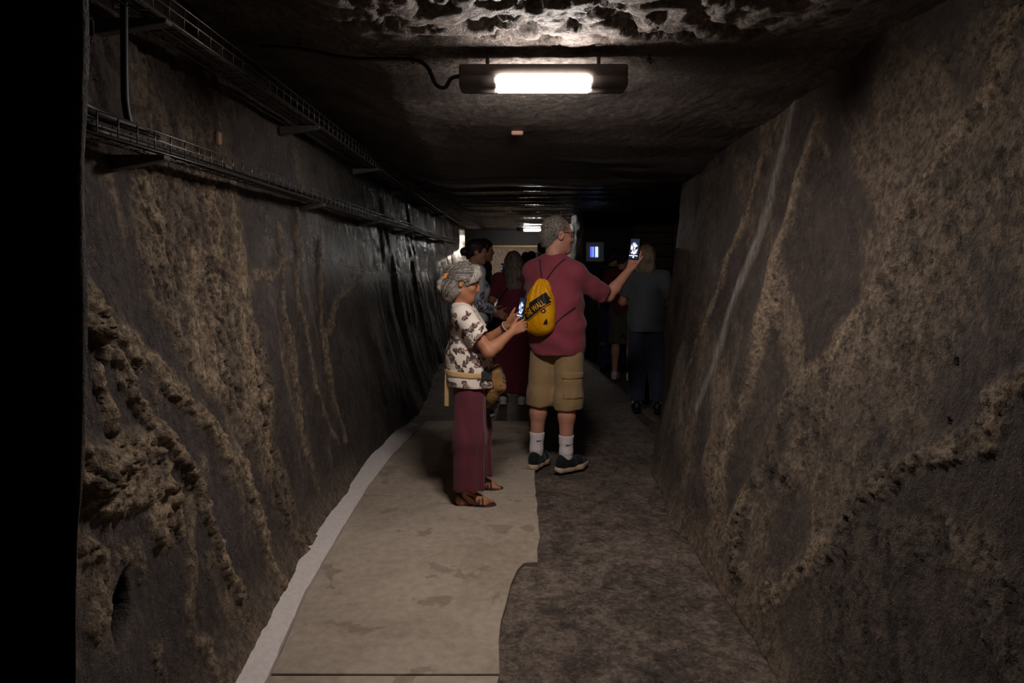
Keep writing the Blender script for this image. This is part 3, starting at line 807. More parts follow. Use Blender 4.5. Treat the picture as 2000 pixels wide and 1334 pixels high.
class Person:
    """joints in metres relative to the base point on the floor, axes parallel to the world"""
    def __init__(p, label, base, yaw, s=1.0, h=.008, build=1.0, female=False, reach=.45, group=None):
        p.root = empty('person', (base[0], base[1], base[2] if len(base) > 2 else 0.0), 0, label, 'person', group)
        p.base = A(base[0], base[1], base[2] if len(base) > 2 else 0.0)
        p.R = rotz(yaw); p.s = s; p.h = h; p.bd = build; p.female = female; p.reach = reach
        sh = .165 if female else .185; hp = .095 if female else .092
        L = dict(pelvis=(0, 0, .96), belly=(0, .005, 1.10), chest=(0, 0, 1.29), neck=(0, -.02, 1.475), head=(0, .025, 1.64),
                 sr=(sh, -.015, 1.435), sl=(-sh, -.015, 1.435), er=(sh + .05, -.03, 1.14), el=(-sh - .05, -.03, 1.14), wr=(sh + .06, .06, .90), wl=(-sh - .06, .06, .90),
                 hr=(hp, 0, .93), hl=(-hp, 0, .93), kr=(.105, .015, .50), kl=(-.105, .015, .50), ar=(.11, -.03, .085), al=(-.11, -.03, .085))
        p.J = {k: p.R @ (A(*v) * s) for k, v in L.items()}
        p.foot_yaw = {'r': yaw - 8, 'l': yaw + 8}; p.Rh = p.R.copy()
        p.hand = {}
    def set(p, **k):
        for a, v in k.items(): p.J[a] = A(*v)
        return p
    def world(p, **k):
        for a, v in k.items(): p.J[a] = A(*v) - p.base
        return p
    def head_turn(p, yaw, pitch=0, roll=0): p.Rh = rotz(yaw) @ rotx(-pitch) @ roty(roll); return p
    def grid(p, h=None):
        P = np.array(list(p.J.values())); m = .24
        return SDF(P.min(0) - m, np.maximum(P.max(0) + A(m, m, .20), A(-9, -9, p.J['head'][2] + .20)), h or p.h)
    def torso(p, S, inf=0.0, hips=True):
        s, J, R, b = p.s, p.J, p.R, p.bd
        f = p.female
        S.ell(J['chest'], A(.150 if f else .172, .098, .19) * s * b + inf, R, .05)
        if f: 
            for e in (-1, 1): S.ell(J['chest'] + R @ (A(e * .062, .075, -.03) * s), A(.062, .052, .062) * s + inf, R, .04)
        S.ell(J['belly'], A(.128 if f else .15, .098, .17) * s * b + inf, R, .06)
        if hips: S.ell(J['pelvis'], A(.160, .112, .125) * s * b + inf, R, .07)
        for q in ('sr', 'sl'):
            S.cap(J['neck'] + R @ A(0, 0, -.015), J[q], .045 * s + inf, .052 * s * b + inf, .05)
    def body(p, mat, fine=True, feet=True, name='body', nose=1.0, jaw=1.0, hs=1.0, arm=1.0, leg=1.0, fs=1.0):
        J, s, R = p.J, p.s, p.R; S = p.grid()
        p.torso(S)
        S.cap(J['neck'] + R @ A(0, 0, -.03), J['head'] + p.Rh @ (A(0, -.025, -.055) * s), (.056 if p.female else .066) * s, (.050 if p.female else .060) * s, .025)
        for q in 'rl':
            e, w, sh = J['e' + q], J['w' + q], J['s' + q]
            S.cap(sh, e, .050 * s * arm, .041 * s * arm, .03)
            mid = e + (w - e) * .3
            S.chain([e, mid, w], [.040 * s * arm, .041 * s * arm, .027 * s * arm], .02)
            hd = p.hand.get(q)
            if hd is None: hd = dict(d=unit(w - e), n=unit(p.R @ A(-1 if q == 'r' else 1, 0, 0)), curl=(15, 25, 20))
            hand_prims(S, w, side=1 if q == 'r' else -1, s=s * hs, **hd)
            hip, kn, an = J['h' + q], J['k' + q], J['a' + q]
            S.cap(hip, kn, .085 * s * leg, .056 * s * leg, .04)
            calf = kn + (an - kn) * .28 + R @ A(0, -.018, 0) * s
            S.chain([kn, calf, an + A(0, 0, .03)], [.054 * s * leg, .056 * s * leg, .036 * s * leg], .03)
            if feet:
                Rf = rotz(p.foot_yaw[q]); F_ = lambda x, y, z: np.array([*(an + Rf @ (A(x, y, 0) * s * fs))[:2], z * s * fs])
                S.cap(an, F_(0, -.035, .035), .034 * s * leg, .031 * s * fs, .02)
                S.chain([an + Rf @ A(0, .02, -.01), F_(0, .07, .045), F_(0, .125, .028)], [.032 * s * fs, .029 * s * fs, .020 * s * fs], .025)
                S.cap(F_(0, -.03, .03), F_(0, .12, .025), .026 * s * fs, .024 * s * fs, .03)
                sg = 1 if q == 'l' else -1
                for i in range(5):
                    S.cap(F_(sg * (.03 - .0155 * i), .118 - .006 * i, .024), F_(sg * (.032 - .016 * i), .168 - .011 * i, .020), (.0125 if i == 0 else .0095) * s * fs, (.0115 if i == 0 else .0085) * s * fs, .008)
        head_prims(S, J['head'], p.Rh, s * getattr(p, 'head_s', 1.0), nose, jaw, fine)
        p.bodyS = S
        o = mk(name, S.mesh(name), mat, p.root); return o
    def top(p, mat, hem, sleeve=.75, inf=.018, sr=.066, hem_n=(0, 0, -1), fold=.006, name='shirt', collar=.075, loose=0.0, h=None, sl_only=None):
        J, s, R = p.J, p.s, p.R; S = p.grid(h)
        p.torso(S, inf)
        if loose:
            for e_ in (-.05, .05): S.cap(J['belly'] + R @ A(e_, 0, 0), A(J['pelvis'][0], J['pelvis'][1], hem) + R @ A(e_, 0, 0), .115 * s + loose, .125 * s + loose, .06)
        S.cut(A(0, 0, hem), hem_n)
        for q in 'rl':
            if sl_only and q not in sl_only: continue
            T = S.like(); e, w, sh = J['e' + q], J['w' + q], J['s' + q]
            if sleeve <= 1:
                end = sh + (e - sh) * sleeve; T.cap(sh, sh + (e - sh) * 1.1, sr * s, sr * s * 1.02, .02); T.cut(end, unit(e - sh))
                U = S.like(); U.cap(sh, sh + (e - sh) * 1.3, sr * s - .018, sr * s - .016, 0); U.cut(end - unit(e - sh) * .05, -unit(e - sh)); T.minus(U)
            else:
                T.cap(sh, e, sr * s, sr * s * .86, .02); T.cap(e, w, sr * s * .85, sr * s * .66, .03)
                T.cut(e + (w - e) * (sleeve - 1), unit(w - e))
            S.join(T, .035)
        # neck opening
        S.cap(J['neck'] + R @ A(0, .02, .0) , J['head'], collar * s, collar * s * 1.1, .012, 's')
        if fold:
            S.wob(fold, (9, 9, 5), 3.3, 2); S.wob(fold * .5, (22, 22, 9), 8.8, 2)
        # hollow under the hem
        U = S.like(); p.torso(U, inf - .02); U.cut(A(0, 0, hem + .05), (0, 0, 1)); 
        S.minus(U)
        return mk(name, S.mesh(name), mat, p.root)
    def trousers(p, mat, waist, hem, r_hip=.10, r_knee=.08, r_hem=.09, inf=.016, fold=.006, name='trousers', hollow=.008, h=None, hem_off=(0, 0)):
        J, s, R = p.J, p.s, p.R; S = p.grid(h)
        S.ell(J['pelvis'], A(.160, .112, .125) * s * p.bd + inf, R, .05)
        S.ell(J['belly'] + A(0, 0, -.05), A(.13, .1, .12) * s * p.bd + inf, R, .05)
        for i, q in enumerate('rl'):
            hip, kn, an = J['h' + q], J['k' + q], J['a' + q]
            T = S.like()
            T.chain([hip, kn, an + A(0, 0, -.04)], [r_hip * s, r_knee * s, r_hem * s], .05)
            hz = hem + hem_off[i]
            T.cut(A(0, 0, hz), (0, 0, -1))
            if hollow:
                U = S.like(); U.chain([hip, kn, an + A(0, 0, -.06)], [r_hip * s - hollow, r_knee * s - hollow, r_hem * s - hollow], .05); U.cut(A(0, 0, hz + .09), (0, 0, 1)); T.minus(U)
            S.join(T, .03)
        S.cut(A(0, 0, waist), (0, 0, 1))
        if fold: S.wob(fold, (10, 10, 3), 13.3, 2); S.wob(fold * .6, (24, 24, 6), 18.8, 2)
        return mk(name, S.mesh(name), mat, p.root)
    def field(p, lo, hi, h): return SDF(lo, hi, h)
    def hair(p, mat, fn, h=None, name='hair'):
        c = p.J['head']; S = SDF(c - A(.22, .22, .45), c + A(.22, .22, .2), h or p.h)
        s = p.s * getattr(p, 'head_s', 1.0); T = lambda x, y, z: c + p.Rh @ (A(x, y, z) * s)
        fn(S, T, p.Rh, s); p.hairS = S
        return mk(name, S.mesh(name), mat, p.root)
    def shoes(p, upper, sole, h=None, size=1.0, stripe=None, thick=.034):
        s = p.s * size
        for q in 'rl':
            an = p.J['a' + q]; Rf = rotz(p.foot_yaw[q]); g = A(an[0], an[1], 0)
            F_ = lambda x, y, z: g + Rf @ (A(x, y, z) * s)
            side = 1 if q == 'r' else -1
            S = SDF(g - A(.24, .24, .01), g + A(.24, .24, .16), h or min(p.h, .006))
            S.chain([F_(0, -.045, .055), F_(0, .03, .06), F_(-.006 * side, .11, .05), F_(-.012 * side, .17, .043)], [.042 * s, .043 * s, .041 * s, .030 * s], .03)
            S.cap(F_(0, -.035, .09), F_(0, .01, .088), .036 * s, .038 * s, .03)
            S.cap(F_(0, .0, .125), F_(0, .01, .16), .032 * s, .038 * s, .01, 's')
            S.cut(F_(0, 0, .026), (0, 0, -1))
            u = mk('shoe', S.mesh('shoe'), upper, p.root)
            B = SDF(g - A(.24, .24, .01), g + A(.24, .24, .10), h or min(p.h, .006))
            B.chain([F_(0, -.055, .024), F_(0, .02, .022), F_(-.004 * side, .11, .022), F_(-.012 * side, .18, .030)], [.040 * s, .038 * s, .046 * s, .030 * s], .03)
            B.cut(F_(0, 0, thick), (0, 0, 1)); B.cut(F_(0, 0, .0035), (0, 0, -1))
            B.cut(F_(0, -.07, .0), unit(Rf @ A(0, -.55, -.8))); B.cut(F_(0, .16, .003), unit(Rf @ A(0, .32, -.95)))
            mk('sole', B.mesh('sole'), sole, u)

def fabric(name, rgb, var=.12, rough=.85, weave=420, wrinkle=9, wb=.25):
    t = NT(name); v = t.coord()
    n = t.noise(v, wrinkle, 4, .6); w = t.noise(v, weave, 2)
    c0 = tuple(x * (1 - var) for x in rgb[:3]) + (1,); c1 = tuple(min(1, x * (1 + var)) for x in rgb[:3]) + (1,)
    c = t.ramp(t.math('MULTIPLY_ADD', w, .5, t.math('MULTIPLY', n, .5)), [(.35, c0), (.65, c1)])
    nb = t.bump(n, wb, .02); nb = t.bump(w, .15, .001, nb)
    return t.done(c, rough, nb, 0.0, .15, sheen=.15)

def hair_material(name, ca, cb, scale=(1, 1, 1), rot=(0, 0, 0), rough=.5):
    t = NT(name); v = t.coord(scale, rot=rot)
    n = t.noise(v, 70, 3, .6, .25); m = t.noise(t.coord(), 9, 3)
    c = t.ramp(t.math('MULTIPLY_ADD', n, .7, t.math('MULTIPLY', m, .3)), [(.33, ca), (.66, cb)])
    return t.done(c, rough, t.bump(n, .9, .008), 0.0, .35)

def floral(name, ground, ink_a, ink_b, scale=9.0, lo=.50):
    """sprays of dark leaves printed on pale cloth"""
    t = NT(name); v = t.coord()
    # where a spray sits, then the leaf shapes in it
    vd = t.noise(v, scale * 2.5, 2, .5, 0, 'Color')
    vw = t.n('Mix', data_type='VECTOR'); vw.inputs[0].default_value = .035; t.lk(v, vw.inputs[4]); t.lk(vd, vw.inputs[5]); v2 = vw.outputs[1]
    clump = t.ramp(t.voro(v2, scale), [(.38, 1.0), (.47, 0.0)])
    leaf = t.ramp(t.noise(v, scale * 3.2, 3, .55, 1.4), [(.43, 0.0), (.47, 1.0)])
    vein = t.ramp(t.noise(v, scale * 11, 2, .5, 1.0), [(.34, .25), (.46, 1.0)])
    ink = t.math('MULTIPLY', t.math('MULTIPLY', clump, leaf), vein)
    stem = t.ramp(t.noise(v, scale * 1.6, 3, .5, 1.5), [(.48, 0.0), (.495, .9), (.505, .9), (.52, 0.0)])
    ink = t.math('MAXIMUM', ink, t.math('MULTIPLY', stem, t.ramp(t.noise(v, scale * .8, 2), [(.5, 0.0), (.56, .9)])))
    ic = t.mix(t.noise(v, 30, 2), ink_a, ink_b)
    w = t.noise(v, 300, 2); wr = t.noise(v, 10, 4)
    c = t.mix(ink, ground, ic)
    nb = t.bump(wr, .3, .012); nb = t.bump(w, .1, .001, nb)
    return t.done(c, .85, nb, 0.0, .15)

def surf_dir(S, c, D, off=0.0, rmax=.30):
    """points on the surface of S seen from the centre c along the directions D (searching from outside)"""
    D = np.asarray(D, float); D = D / np.linalg.norm(D, axis=1)[:, None]; out = np.zeros_like(D); done = np.zeros(len(D), bool)
    for r in np.arange(rmax, .02, -.002):
        q = c + D * r; hit = (sample(S, q) < off) & ~done; out[hit] = q[hit]; done |= hit
    out[~done] = c + D[~done] * .05
    return out

def strands(p, S, mat, paths, r=.0026, name='hair_strands', n=9, seed=1, off=.001):
    """paths: list of (count, [direction control points in the head frame], jitter)"""
    rng = np.random.RandomState(seed); c = p.J['head']; m = MB(); DD = []
    tt = np.linspace(0, 1, n)
    for cnt, ctrl, jit in paths:
        C = np.array(ctrl, float)
        for k in range(cnt):
            w = rng.rand()
            P = C[:, 0] * (1 - w) + C[:, 1] * w + rng.randn(len(C), 3) * jit
            t = np.linspace(0, 1, len(P))
            D = np.stack([np.interp(tt, t, P[:, i]) for i in range(3)], 1)
            for _ in range(2): D[1:-1] = .25 * D[:-2] + .5 * D[1:-1] + .25 * D[2:]
            DD.append(D @ p.Rh.T)
    Q = surf_dir(S, c, np.concatenate(DD), off).reshape(-1, n, 3)
    for q in Q:
        rr = r * (.6 + .8 * rng.rand()); q = q + unit(q.mean(0) - c) * rng.rand() * .002
        m.tube([tuple(a) for a in q], [rr * (.35 + .65 * math.sin(math.pi * min(.95, max(.08, x)))) for x in tt], 4, cap=False)
    return m.obj(name, mat, p.root, kind='stuff')

def fuzz(p, S, mat, cnt, length=.012, r=.0011, seed=2, ok=None, name='hair_strands', flow=(0, -.5, -.6)):
    rng = np.random.RandomState(seed); c = p.J['head']; m = MB()
    D = rng.randn(cnt, 3); D /= np.linalg.norm(D, axis=1)[:, None]
    if ok is not None: D = D[[bool(ok(d)) for d in D]]
    Q = surf_dir(S, c, D @ p.Rh.T, 0.0)
    for d, q in zip(D, Q):
        if np.linalg.norm(q - c) < .06: continue
        v = unit(d * .75 + A(*flow) * .8 + rng.randn(3) * .3); v = p.Rh @ v
        m.tube([tuple(q - v * .003), tuple(q + v * length * .5), tuple(q + unit(v + p.Rh @ A(0, -.2, -.4)) * length)], [r, r, r * .4], 3, cap=False)
    return m.obj(name, mat, p.root, kind='stuff')

def drape(S, P, d, off=.003, reach=.5):
    """move the points P along direction d until they lie just above the surface of S"""
    P = np.asarray(P, float).copy(); d = unit(d); start = P - d * reach; out = P.copy(); done = np.zeros(len(P), bool)
    for k in range(int(2 * reach / .001)):
        q = start + d * (.001 * k)
        hit = (sample(S, q) < off) & ~done
        out[hit] = q[hit]; done |= hit
    return out, done

def patch(S, off, c, half, R=None, name='patch', edge=.0):
    """a layer lying on the surface of S inside a box (pocket flaps, straps, cuffs)"""
    B = S.like(); B.box(c, half, .002, R)
    T = S.copy(); T.f = np.maximum(np.maximum(S.f - off, -(S.f + .006)), B.f)
    return T.mesh(name)

def phone(center, n, up, label, w=.074, hgt=.155, bright=2.2, seed=0.0, tint=(.85, .9, 1.0, 1), group='phones held up by visitors'):
    n = unit(n); up = unit(np.asarray(up, float) - n * (np.asarray(up, float) @ n)); x = np.cross(up, n)
    o = empty('smartphone', center, 0, label, 'phone', group)
    Mx = Matrix(((x[0], up[0], n[0]), (x[1], up[1], n[1]), (x[2], up[2], n[2])))
    o.rotation_euler = Mx.to_euler()
    MB().box((0, 0, 0), (w, hgt, .009)).obj('case', M['phone_case'], o, bevel=.0035)
    t = NT('phone_screen'); v = t.coord((1, 1, 1))
    sx = t.n('SeparateXYZ'); t.lk(v, sx.inputs[0])
    blob = t.ramp(t.noise(t.coord((1, .8, 1)), 42 + seed, 4, .65, .8), [(.47, 0.0), (.54, 1.0)])
    near = t.math('ADD', t.math('POWER', t.math('DIVIDE', sx.outputs[0], w * .42), 2.0), t.math('POWER', t.math('DIVIDE', sx.outputs[1], hgt * .33), 2.0))
    win = t.ramp(near, [(.35, 1.0), (1.0, 0.0)])
    dots = t.math('MULTIPLY', t.math('LESS_THAN', t.math('ABSOLUTE', t.math('ADD', sx.outputs[1], hgt * .33)), .0035),
                  t.ramp(t.noise(v, 260, 1), [(.48, 0.0), (.52, 1.0)]))
    sh = t.math('LESS_THAN', t.math('ADD', t.math('POWER', sx.outputs[0], 2.0), t.math('POWER', t.math('ADD', sx.outputs[1], hgt * .405), 2.0)), .00003)
    lum = t.math('MAXIMUM', t.math('MAXIMUM', t.math('MULTIPLY', blob, win), dots), sh)
    c = t.mix(lum, (.006, .008, .02, 1), tint)
    MB().box((0, 0, .0048), (w * .92, hgt * .94, .001)).obj('screen', t.done((.01, .01, .012, 1), .15, emit=c, estr=bright), o)
    return o
M['phone_case'] = simple('phone_case_black', srgb(26, 26, 34), .3, var=.1, bump=.02)

# ------------------------------------------------------------------ the man with the yellow bag
M['burgundy_shirt'] = fabric('burgundy_jersey', srgb(140, 64, 76), .10, wrinkle=6, wb=.5)
M['khaki'] = fabric('khaki_cotton', srgb(158, 130, 92), .12, weave=300, wrinkle=14, wb=.45)
M['grey_hair_short'] = hair_material('short_grey_hair', srgb(92, 84, 78), srgb(150, 140, 130), (1, 1, .6))
M['sock'] = fabric('white_sock', srgb(226, 216, 214), .05, weave=260)
M['navy_mesh'] = fabric('navy_knit', srgb(30, 32, 38), .2)
M['off_white'] = simple('off_white_foam', srgb(206, 180, 152), .6, var=.10, scale=18)
M['ink'] = simple('black_print', srgb(20, 18, 18), .6, var=.1)
man = Person('man in a burgundy t-shirt and khaki shorts holding a phone up, seen from behind', (.31, 4.86), -35, 1.03, .006, build=1.06)
man.head_s = 1.05; man.head_turn(-70, 2)
man.world(pelvis=(.325, 4.86, .95), belly=(.318, 4.86, 1.09), chest=(.300, 4.86, 1.255), neck=(.302, 4.855, 1.462), head=(.328, 4.87, 1.645),
          sr=(.436, 4.765, 1.375), sl=(.162, 4.955, 1.385), er=(.694, 4.92, 1.209), wr=(.866, 5.02, 1.398), el=(.17, 5.12, 1.11), wl=(.33, 5.20, 1.16),
          hr=(.400, 4.81, .93), hl=(.250, 4.91, .93), kr=(.397, 4.78, .50), kl=(.205, 4.87, .50), ar=(.375, 4.740, .09), al=(.172, 4.828, .09))
man.foot_yaw = {'r': -54, 'l': -24}
PH_MN = unit(A(-.60, -.78, .14)); PH_MU = unit(A(.10, .04, 1))
_hd = unit(A(.42, .12, .88)); _kn = man.J['wr'] + man.base + _hd * .085
PH_M = _kn + PH_MU * .072 + PH_MN * .027 + A(.006, 0, 0)
man.hand = {'r': dict(d=_hd, n=PH_MN, curl=[(6, 14, 16), (8, 20, 22), (14, 34, 30), (18, 38, 34)], thumb=(.72, .55, .42), thumb_bend=.35),
            'l': dict(d=unit(A(.9, .1, .2)), n=unit(A(-.2, -.8, .3)), curl=(20, 30, 25))}
man.body(M['skin_m'], nose=1.1, jaw=1.08, feet=False, leg=1.0)
man.bodyS = None
def hair_man(S, T, R, s):
    S.ell(T(0, -.016, .036), A(.0785, .100, .0905) * s, R, .01)
    S.cap(T(0, -.066, -.02), T(0, -.066, -.045), .058 * s, .048 * s, .03)
    S.cut(T(0, .036, .07), unit(R @ A(0, .92, .30)))              # receding forehead
    B = S.like(); B.box(T(0, .085, -.06), A(.2, .080, .09) * s, .01, R); S.minus(B)
    for e in (-1, 1): S.ell(T(e * .085, -.008, -.02), A(.03, .028, .042) * s, R, .006, 's')
    S.cut(T(0, 0, -.075), unit(R @ A(0, .15, -1)))
    S.wob(.004, 60, 2.0, 2); S.wob(.003, 130, 4.0, 1)
man.hair(M['grey_hair_short'], hair_man, .004)
fuzz(man, man.hairS, M['grey_hair_short'], 3200, .013, .0011, ok=lambda d: d[1] < .30 and d[2] > -.65 and not (abs(d[0]) > .8 and d[2] < .1 and d[1] > -.3))
# shirt
def man_shirt():
    J, R = man.J, man.R; S = man.grid(.0080); s = man.s
    man.torso(S, .024)
    S.chain([J['chest'] + R @ A(-.05, 0, -.1), J['pelvis'] + R @ A(-.045, 0, -.16)], [.145, .150], .08)
    S.chain([J['chest'] + R @ A(.05, 0, -.1), J['pelvis'] + R @ A(.045, 0, -.16)], [.145, .150], .08)
    S.cut(A(0, 0, .800), (-.03, -.02, -1))
    for q, ln in (('r', .86), ('l', .75)):
        e, sh = J['e' + q], J['s' + q]; d = unit(e - sh); T = S.like()
        L = np.linalg.norm(e - sh) * ln
        T.chain([sh, sh + d * L * .55 + A(0, 0, -.012), sh + d * (L + .06) + A(0, 0, -.014)], [.068, .073, .077], .02); T.cut(sh + d * L, d)
        U = S.like(); U.chain([sh + d * .06, sh + d * (L + .12)], [.046, .052], 0); U.cut(sh + d * (L - .05), -d); T.minus(U)
        S.join(T, .04)
    for q in 'rl': S.cap(J['neck'] + R @ A(.03 if q == 'r' else -.03, -.005, .012), J['s' + q], .050, .066, .04)
    S.cap(J['neck'] + A(0, 0, .02), J['neck'] + A(0.02, .01, .14), .060, .072, .008, 's')
    yv = R @ A(0, 1, 0); xv = R @ A(1, 0, 0)
    def folds(x, y, z):
        u = x * xv[0] + y * xv[1]
        a = np.sin(36 * (z + .55 * u) + 5 * fbm(x * 5, y * 5, z * 5, 2)) * sstep(1.20, .98, z)
        b = np.sin(44 * (z - .7 * u) + 6 * fbm(x * 6, y * 6, z * 6, 2)) * sstep(.95, 1.10, z) * sstep(1.32, 1.18, z)
        return .7 * a * fbm(x * 4 + 3, y * 4, z * 4, 2) + .8 * b * fbm(x * 4 + 9, y * 4, z * 4, 2) + .5 * (fbm(x * 9, y * 9, z * 6, 2) - .5)
    S.wob(.013, 1, fn=folds)
    U = S.like(); man.torso(U, .0); U.cut(A(0, 0, .85), (0, 0, 1)); S.minus(U)
    return S
MS = man_shirt()
mk('shirt', MS.mesh('shirt'), M['burgundy_shirt'], man.root)
col = SDF(man.J['neck'] - .14, man.J['neck'] + .14, .004)
cR = rotz(-35) @ rotx(-16)
for i in range(40):
    a = 2 * math.pi * i / 40; b = 2 * math.pi * (i + 1) / 40
    f = lambda t: man.J['neck'] + cR @ A(.068 * math.cos(t), .066 * math.sin(t) + .008, .040)
    col.cap(f(a), f(b), .0075, .0075, .004)
mk('collar', col.mesh('collar'), M['burgundy_shirt'], man.root)
# shorts
SH = man.grid(.0075)
SH.ell(man.J['pelvis'] + A(0, 0, -.02), A(.185, .135, .16), man.R, .05)
for q, hz in (('r', .425), ('l', .440)):
    hip, kn = man.J['h' + q], man.J['k' + q]; T = SH.like()
    end = kn + (kn - hip) * .25
    T.chain([hip, kn, end], [.112, .098, .102], .04); T.cut(A(0, 0, hz), (0, 0, -1))
    U = SH.like(); U.chain([hip, kn, end + (kn - hip) * .3], [.09, .074, .078], .04); U.cut(A(0, 0, hz + .10), (0, 0, 1)); T.minus(U)
    SH.join(T, .03)
SH.cut(A(0, 0, .93), (0, 0, 1))
SH.wob(.008, (11, 11, 4), 4.4, 2); SH.wob(.004, (26, 26, 12), 6.1, 2)
shorts = mk('shorts', SH.mesh('shorts'), M['khaki'], man.root)
pR = man.R @ rotz(-40)
pc = man.J['kr'] + (man.J['hr'] - man.J['kr']) * .27
mk('pocket', patch(SH, .006, pc + pR @ A(.10, 0, -.035), A(.035, .075, .07), pR, 'pocket'), M['khaki'], shorts)
mk('pocket_flap', patch(SH, .010, pc + pR @ A(.10, 0, .055), A(.035, .080, .026), pR, 'pocket_flap'), M['khaki'], shorts)
mk('back_seam', patch(SH, .004, man.J['pelvis'] + man.R @ A(0, -.14, -.12), A(.0035, .06, .12), man.R, 'back_seam'), M['khaki'], shorts)
for q in 'rl':
    kn, an = man.J['k' + q], man.J['a' + q]; g = (kn - an) / (kn - an)[2]
    S = SDF(an - .13, an + A(.13, .13, .26), .005)
    calf = kn + (an - kn) * .28 + man.R @ A(0, -.018, 0) * 1.03
    S.chain([calf, an + A(0, 0, .03)], [.064, .044], .03); S.cap(an + A(0, 0, .05), an + A(0, 0, -.02), .045, .042, .02)
    S.cut(A(0, 0, .252), (0, 0, 1)); S.cut(A(0, 0, .05), (0, 0, -1)); S.wob(.0018, (10, 10, 60), 1.0, 1)
    so = mk('sock', S.mesh('sock'), M['sock'], man.root)
    # leaping-cat style dash woven into the sock
    pts = [(-.030, .004), (-.018, .010), (-.004, .006), (.012, .008), (.030, .013), (.012, .002), (-.002, -.002), (-.012, .000), (-.028, -.008), (-.016, .003)]
    zc = .195 if q == 'l' else .188; sx = .020 if q == 'l' else .014
    P = np.array([A(an[0] + sx + u * .8, an[1] - .2, zc + v) for u, v in pts]); Q_, ok = drape(S, P, A(0, 1, 0), .0012, .3)
    if ok.all():
        m = MB(); m.add([tuple(v) for v in Q_], [(0, 1, 9), (1, 2, 9), (2, 7, 9), (9, 7, 8), (2, 6, 7), (2, 3, 6), (3, 5, 6), (3, 4, 5)]); m.obj('sock_mark', M['ink'], so)
man.shoes(M['navy_mesh'], M['off_white'], .005, .97, thick=.043)
M['frame_dark'] = simple('dark_frame', srgb(30, 26, 26), .35, var=.1)
M['lens'] = NT('lens_glass').done((.75, .78, .8, 1), .05, spec=.5); M['lens'].node_tree.nodes['Principled BSDF'].inputs['Alpha'].default_value = .25
def glasses(p, s=1.0):
    c = p.J['head']; s = p.s * p.head_s * s; T = lambda x, y, z: c + p.Rh @ (A(x, y, z) * s)
    g = MB()
    for e in (-1, 1):
        g.tube([T(e * (.033 + .021 * math.cos(a)), .096 - .006 * abs(math.cos(a)), .010 + .017 * math.sin(a)) for a in np.linspace(0, 2 * math.pi, 17)], .0016, 6)
        g.tube([T(e * .054, .092, .016), T(e * .070, .070, .018), T(e * .083, .0, .018), T(e * .084, -.018, .012), T(e * .084, -.026, -.004)], .0019, 6)
    g.tube([T(-.012, .098, .014), T(0, .101, .017), T(.012, .098, .014)], .0016, 6)
    fr = g.obj('glasses', M['frame_dark'], p.root)
    for e in (-1, 1):
        m = MB(); m.add([T(e * (.033 + .020 * math.cos(a)), .095, .010 + .016 * math.sin(a)) for a in np.linspace(0, 2 * math.pi, 16, endpoint=False)], [tuple(range(16))]); m.obj('lens', M['lens'], fr)
glasses(man)
phone(PH_M, PH_MN, PH_MU, 'black smartphone with a bright screen held out at arm\'s length by the man in burgundy', bright=2.2)

# ------------------------------------------------------------------ yellow drawstring bag on his back
def yellow_bag_material():
    t = NT('yellow_nylon'); v = t.coord()
    n = t.noise(t.coord((1, 1, .35)), 26, 4, .6, .6); w = t.noise(v, 500, 1)
    c = t.ramp(n, [(.3, srgb(218, 146, 8)), (.7, srgb(244, 172, 16))])
    return t.done(c, .42, t.bump(n, .5, .010), 0.0, .35)
M['yellow'] = yellow_bag_material()
M['cord'] = simple('black_cord', srgb(22, 18, 20), .7, var=.2)
M['yellow_print'] = simple('yellow_print', srgb(240, 168, 20), .5, var=.06)
bc = man.R @ A(-.012, -.195, 0) + A(man.base[0], man.base[1], 1.135)       # world centre of the bag
bR = man.R @ roty(3)
BS = SDF(bc - .30, bc + .30, .0045)
G = lambda x, y, z: bc + bR @ A(x, y, z)
BS.ell(G(.004, .0, -.072), A(.117, .074, .120), bR, .04); BS.box(G(.003, .0, -.07), A(.108, .055, .095), .05, bR, .03)
BS.ell(G(.002, .004, .02), A(.104, .062, .13), bR, .05)
BS.cap(G(-.002, .012, .05), G(-.008, .024, .125), .082, .052, .06)
BS.ell(G(-.010, .030, .170), A(.044, .026, .030), bR, .03)
def pleats(x, y, z):
    p = (np.stack([x, y, z], -1) - bc) @ bR; an = np.arctan2(p[:, 0], -p[:, 1] + .03)
    k = sstep(-.02, .17, p[:, 2])
    return np.sin(an * 13 + 3 * p[:, 2] * 10) * k * .8 + (fbm(x * 14, y * 14, z * 7, 2) - .5) * 1.2 + .9 * np.sin(an * 5 + 1.0) * sstep(-.05, .1, p[:, 2]) * .6
BS.wob(.0052, 1, fn=pleats)
bagroot = empty('drawstring_bag', bc, 0, 'bright yellow drawstring bag with black print on the back of the man in burgundy', 'bag')
me = BS.mesh('sack'); me.transform(Matrix.Translation(Vector(-bc)))
mk('sack', me, M['yellow'], bagroot)
def islands(vs, fs):
    par = list(range(len(vs)))
    def find(a):
        while par[a] != a: par[a] = par[par[a]]; a = par[a]
        return a
    for f in fs:
        for k in f[1:]: par[find(f[0])] = find(k)
    gr = {}
    for f in fs: gr.setdefault(find(f[0]), []).append(f)
    for g in gr.values():
        ids = sorted({i for f in g for i in f}); mp = {i: k for k, i in enumerate(ids)}
        yield [vs[i] for i in ids], [tuple(mp[i] for i in f) for f in g]
